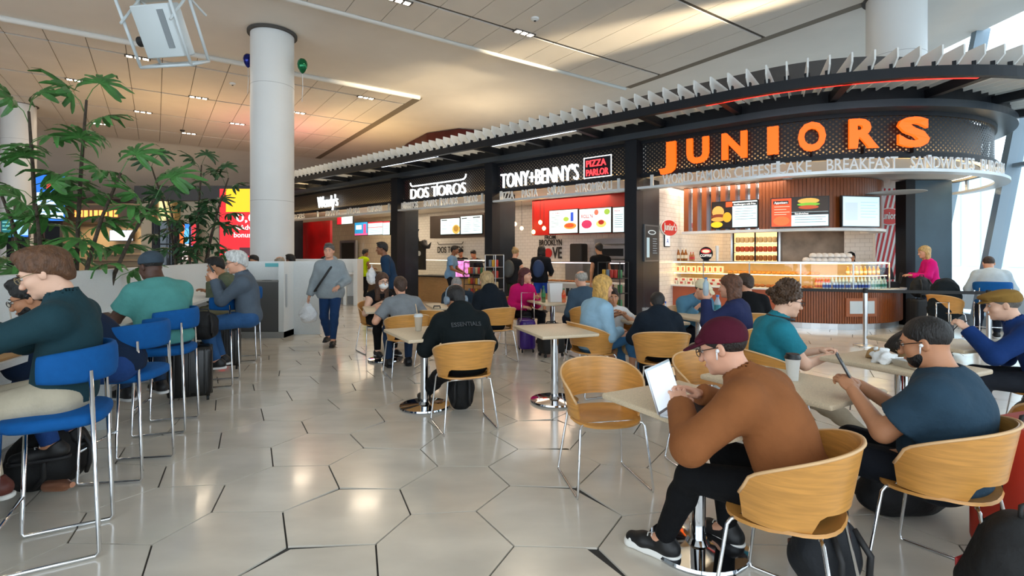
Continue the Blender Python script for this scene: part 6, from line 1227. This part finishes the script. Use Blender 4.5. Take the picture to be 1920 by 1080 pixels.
def cupf(c, lid, r=.042, h=.13, straw=None, body_trans=0, liquid=None):
    def f(t):
        m = MB(); m.lathe([(r*.72, 0), (r, h), (r*1.04, h+.004)], 20); P_(m, t, 'cup', M('cup '+c, c, .35 if not body_trans else .1, alpha=1 if not body_trans else .45))
        if liquid: m = MB(); m.lathe([(r*.68, .004), (r*.88, h*.62)], 18); P_(m, t, 'drink', M('drink '+liquid, liquid, .2))
        if lid: m = MB(); m.lathe([(r*1.08, h), (r*1.08, h+.012), (r*.92, h+.02), (r*.9, h+.03)], 20); P_(m, t, 'lid', M('lid '+lid, lid, .4))
        if straw: m = MB(); m.tube([(0, 0, .03), (-.012, 0, h+.03), (-.03, 0, h+.13)], .004, 6); P_(m, t, 'straw', M('straw '+straw, straw, .5))
    return f
put('coffee', -.05, .0, 'coffee_cup', 'white paper coffee cup with a black lid', 'cup', cupf('dcdcd8', '101214'))
put('hoodie', -.03, .10, 'iced_drink', 'clear plastic cup of iced drink with a straw', 'cup', cupf('d8d4c8', 'd0d4d4', .042, .14, 'd8b890', 1, 'c8b08a'))
put('hoodie', .16, -.02, 'snack_wrapper', 'flat brown snack wrapper by the iced drink', 'wrapper', crumple('8a7a58', (.09, .05, .012), .006))
put('boy', -.12, -.15, 'soda_cup', 'clear cup of dark soda with a black straw', 'cup', cupf('d8d8d8', None, .045, .15, '151515', 1, '2a1008'))
def wbot(cl, capc, lb, h=.22, r=.033):
    def f(t):
        m = MB(); m.lathe([(r*.9, 0), (r, .01), (r, h*.66), (r*.42, h*.86), (r*.42, h*.95)], 16); P_(m, t, 'bottle', M('clear '+cl, cl, .08, alpha=.6)); m = MB(); m.lathe([(r*1.02, h*.34), (r*1.02, h*.58)], 16); P_(m, t, 'label', M('band '+lb, lb, .5)); m = MB(); m.lathe([(r*.48, h*.93), (r*.48, h*1.02)], 12); P_(m, t, 'bottle_cap', M('cap '+capc, capc, .4))
    return f
put('boy', .1, -.2, 'water_bottle', 'clear water bottle with blue cap and label beside the soda cup', 'bottle', wbot('c8d8e0', '1c50b0', '2a60c0')); put('capman', .05, -.28, 'water_bottle', 'tall water bottle with a rainbow label near the cream cap man', 'bottle', wbot('b8d0dc', '4a80c0', '3a8a9a', .27, .04))
put('magenta', -.2, -.1, 'glass_bottle', 'green glass bottle on the table before the magenta coat', 'bottle', wbot('1c6a34', '2a6a3a', '2a7a40', .26, .033)); put('magenta', .1, -.22, 'soda_bottle', 'orange soda bottle beside the white paper bag', 'bottle', wbot('e8681c', '1c6a3c', 'e04a1c', .22, .034))
def pbag(t): m = MB(); m.add([(-.10, -.06, 0), (.10, -.06, 0), (.10, .06, 0), (-.10, .06, 0), (-.115, -.05, .3), (.115, -.05, .3), (.115, .05, .3), (-.115, .05, .3)], [(3, 2, 1, 0), (0, 1, 5, 4), (1, 2, 6, 5), (2, 3, 7, 6), (3, 0, 4, 7)]); P_(m, t, 'paper', M('white paper', (.72, .72, .7), .8), False)
put('magenta', .02, -.05, 'paper_bag', 'open white paper bag standing on the table before the magenta coat', 'bag', pbag)
def bowl(t): m = MB(); m.lathe([(.055, 0), (.085, .055), (.09, .058), (.08, .05), (.05, .01)], 22); P_(m, t, 'bowl', M('kraft pulp', 'b8a078', .8)); m = MB(); m.lathe([(.07, .035), (.03, .042)], 18); P_(m, t, 'leftovers', M('green brown food', '7a6a3c', .8))
put('food', -.17, -.02, 'takeaway_bowl', 'brown pulp bowl with leftovers on the food table', 'bowl', bowl)
def tray(t): m = MB(); m.add([(-.085, -.13, 0), (.085, -.13, 0), (.085, .13, 0), (-.085, .13, 0), (-.11, -.155, .05), (.11, -.155, .05), (.11, .155, .05), (-.11, .155, .05)], [(3, 2, 1, 0), (0, 1, 5, 4), (1, 2, 6, 5), (2, 3, 7, 6), (3, 0, 4, 7)]); P_(m, t, 'foil', M('crinkled foil', (.7, .68, .64), .3, .8, bump=.5, bscale=60), False); m = MB(); m.box((0, 0, .045), (.18, .27, .006)); P_(m, t, 'lid', M('clear lid', (.75, .77, .77), .15))
put('food', .06, .16, 'foil_tray', 'foil takeaway tray with a clear lid on the food table', 'tray', tray, 1.2); put('food', .12, -.05, 'paper_napkin', 'crumpled white napkins heaped on the food table', 'napkin', crumple('e4e6e6', (.08, .06, .05), .022)); put('food', -.02, -.17, 'paper_wrap', 'torn brown paper bag behind the foil tray', 'paper bag', crumple('a88558', (.08, .05, .04), .015))
p = lp(-1.05, .55, .92); t = thing('iced_cup', 'clear cup of dark iced drink with a straw on the quartz counter', 'cup', p); cupf('c8c4c0', None, .045, .14, 'c8c0b0', 1, '2c1410')(t)
# coat over a chair by the windows, and the dark coat behind the red suitcase
def coat(label, xy, w, d, h, z, col):
    t = thing('coat', label, 'coat', (*xy, z)); q = SDF(); q.ell((0, 0, h*.5), (w*.5, d*.5, h*.5), None, .06); q.ell((0, 0, h*.25), (w*.56, d*.5, h*.27), None, .06); q.rip(.012, 20); soft('fabric', q, .014, cloth(col), t); m = MB(); m.rbox((0, -d*.45, h*.55), (w*.25, .01, h*.1), .004); m.build('pocket', cloth('8a9aa4'), t, 40, world=False)
place('chair', make_chair, 'oak shell chair under the long dark coat by the windows', (7.95, 9.4), face_rz((.9, .3))); coat('long dark coat draped over a chair near the windows', (7.95, 9.4), .5, .42, .78, .30, '141c22'); coat('dark coat hung over the chair behind the red suitcase', (3.05, 2.72), .44, .2, .5, .4, '101216')
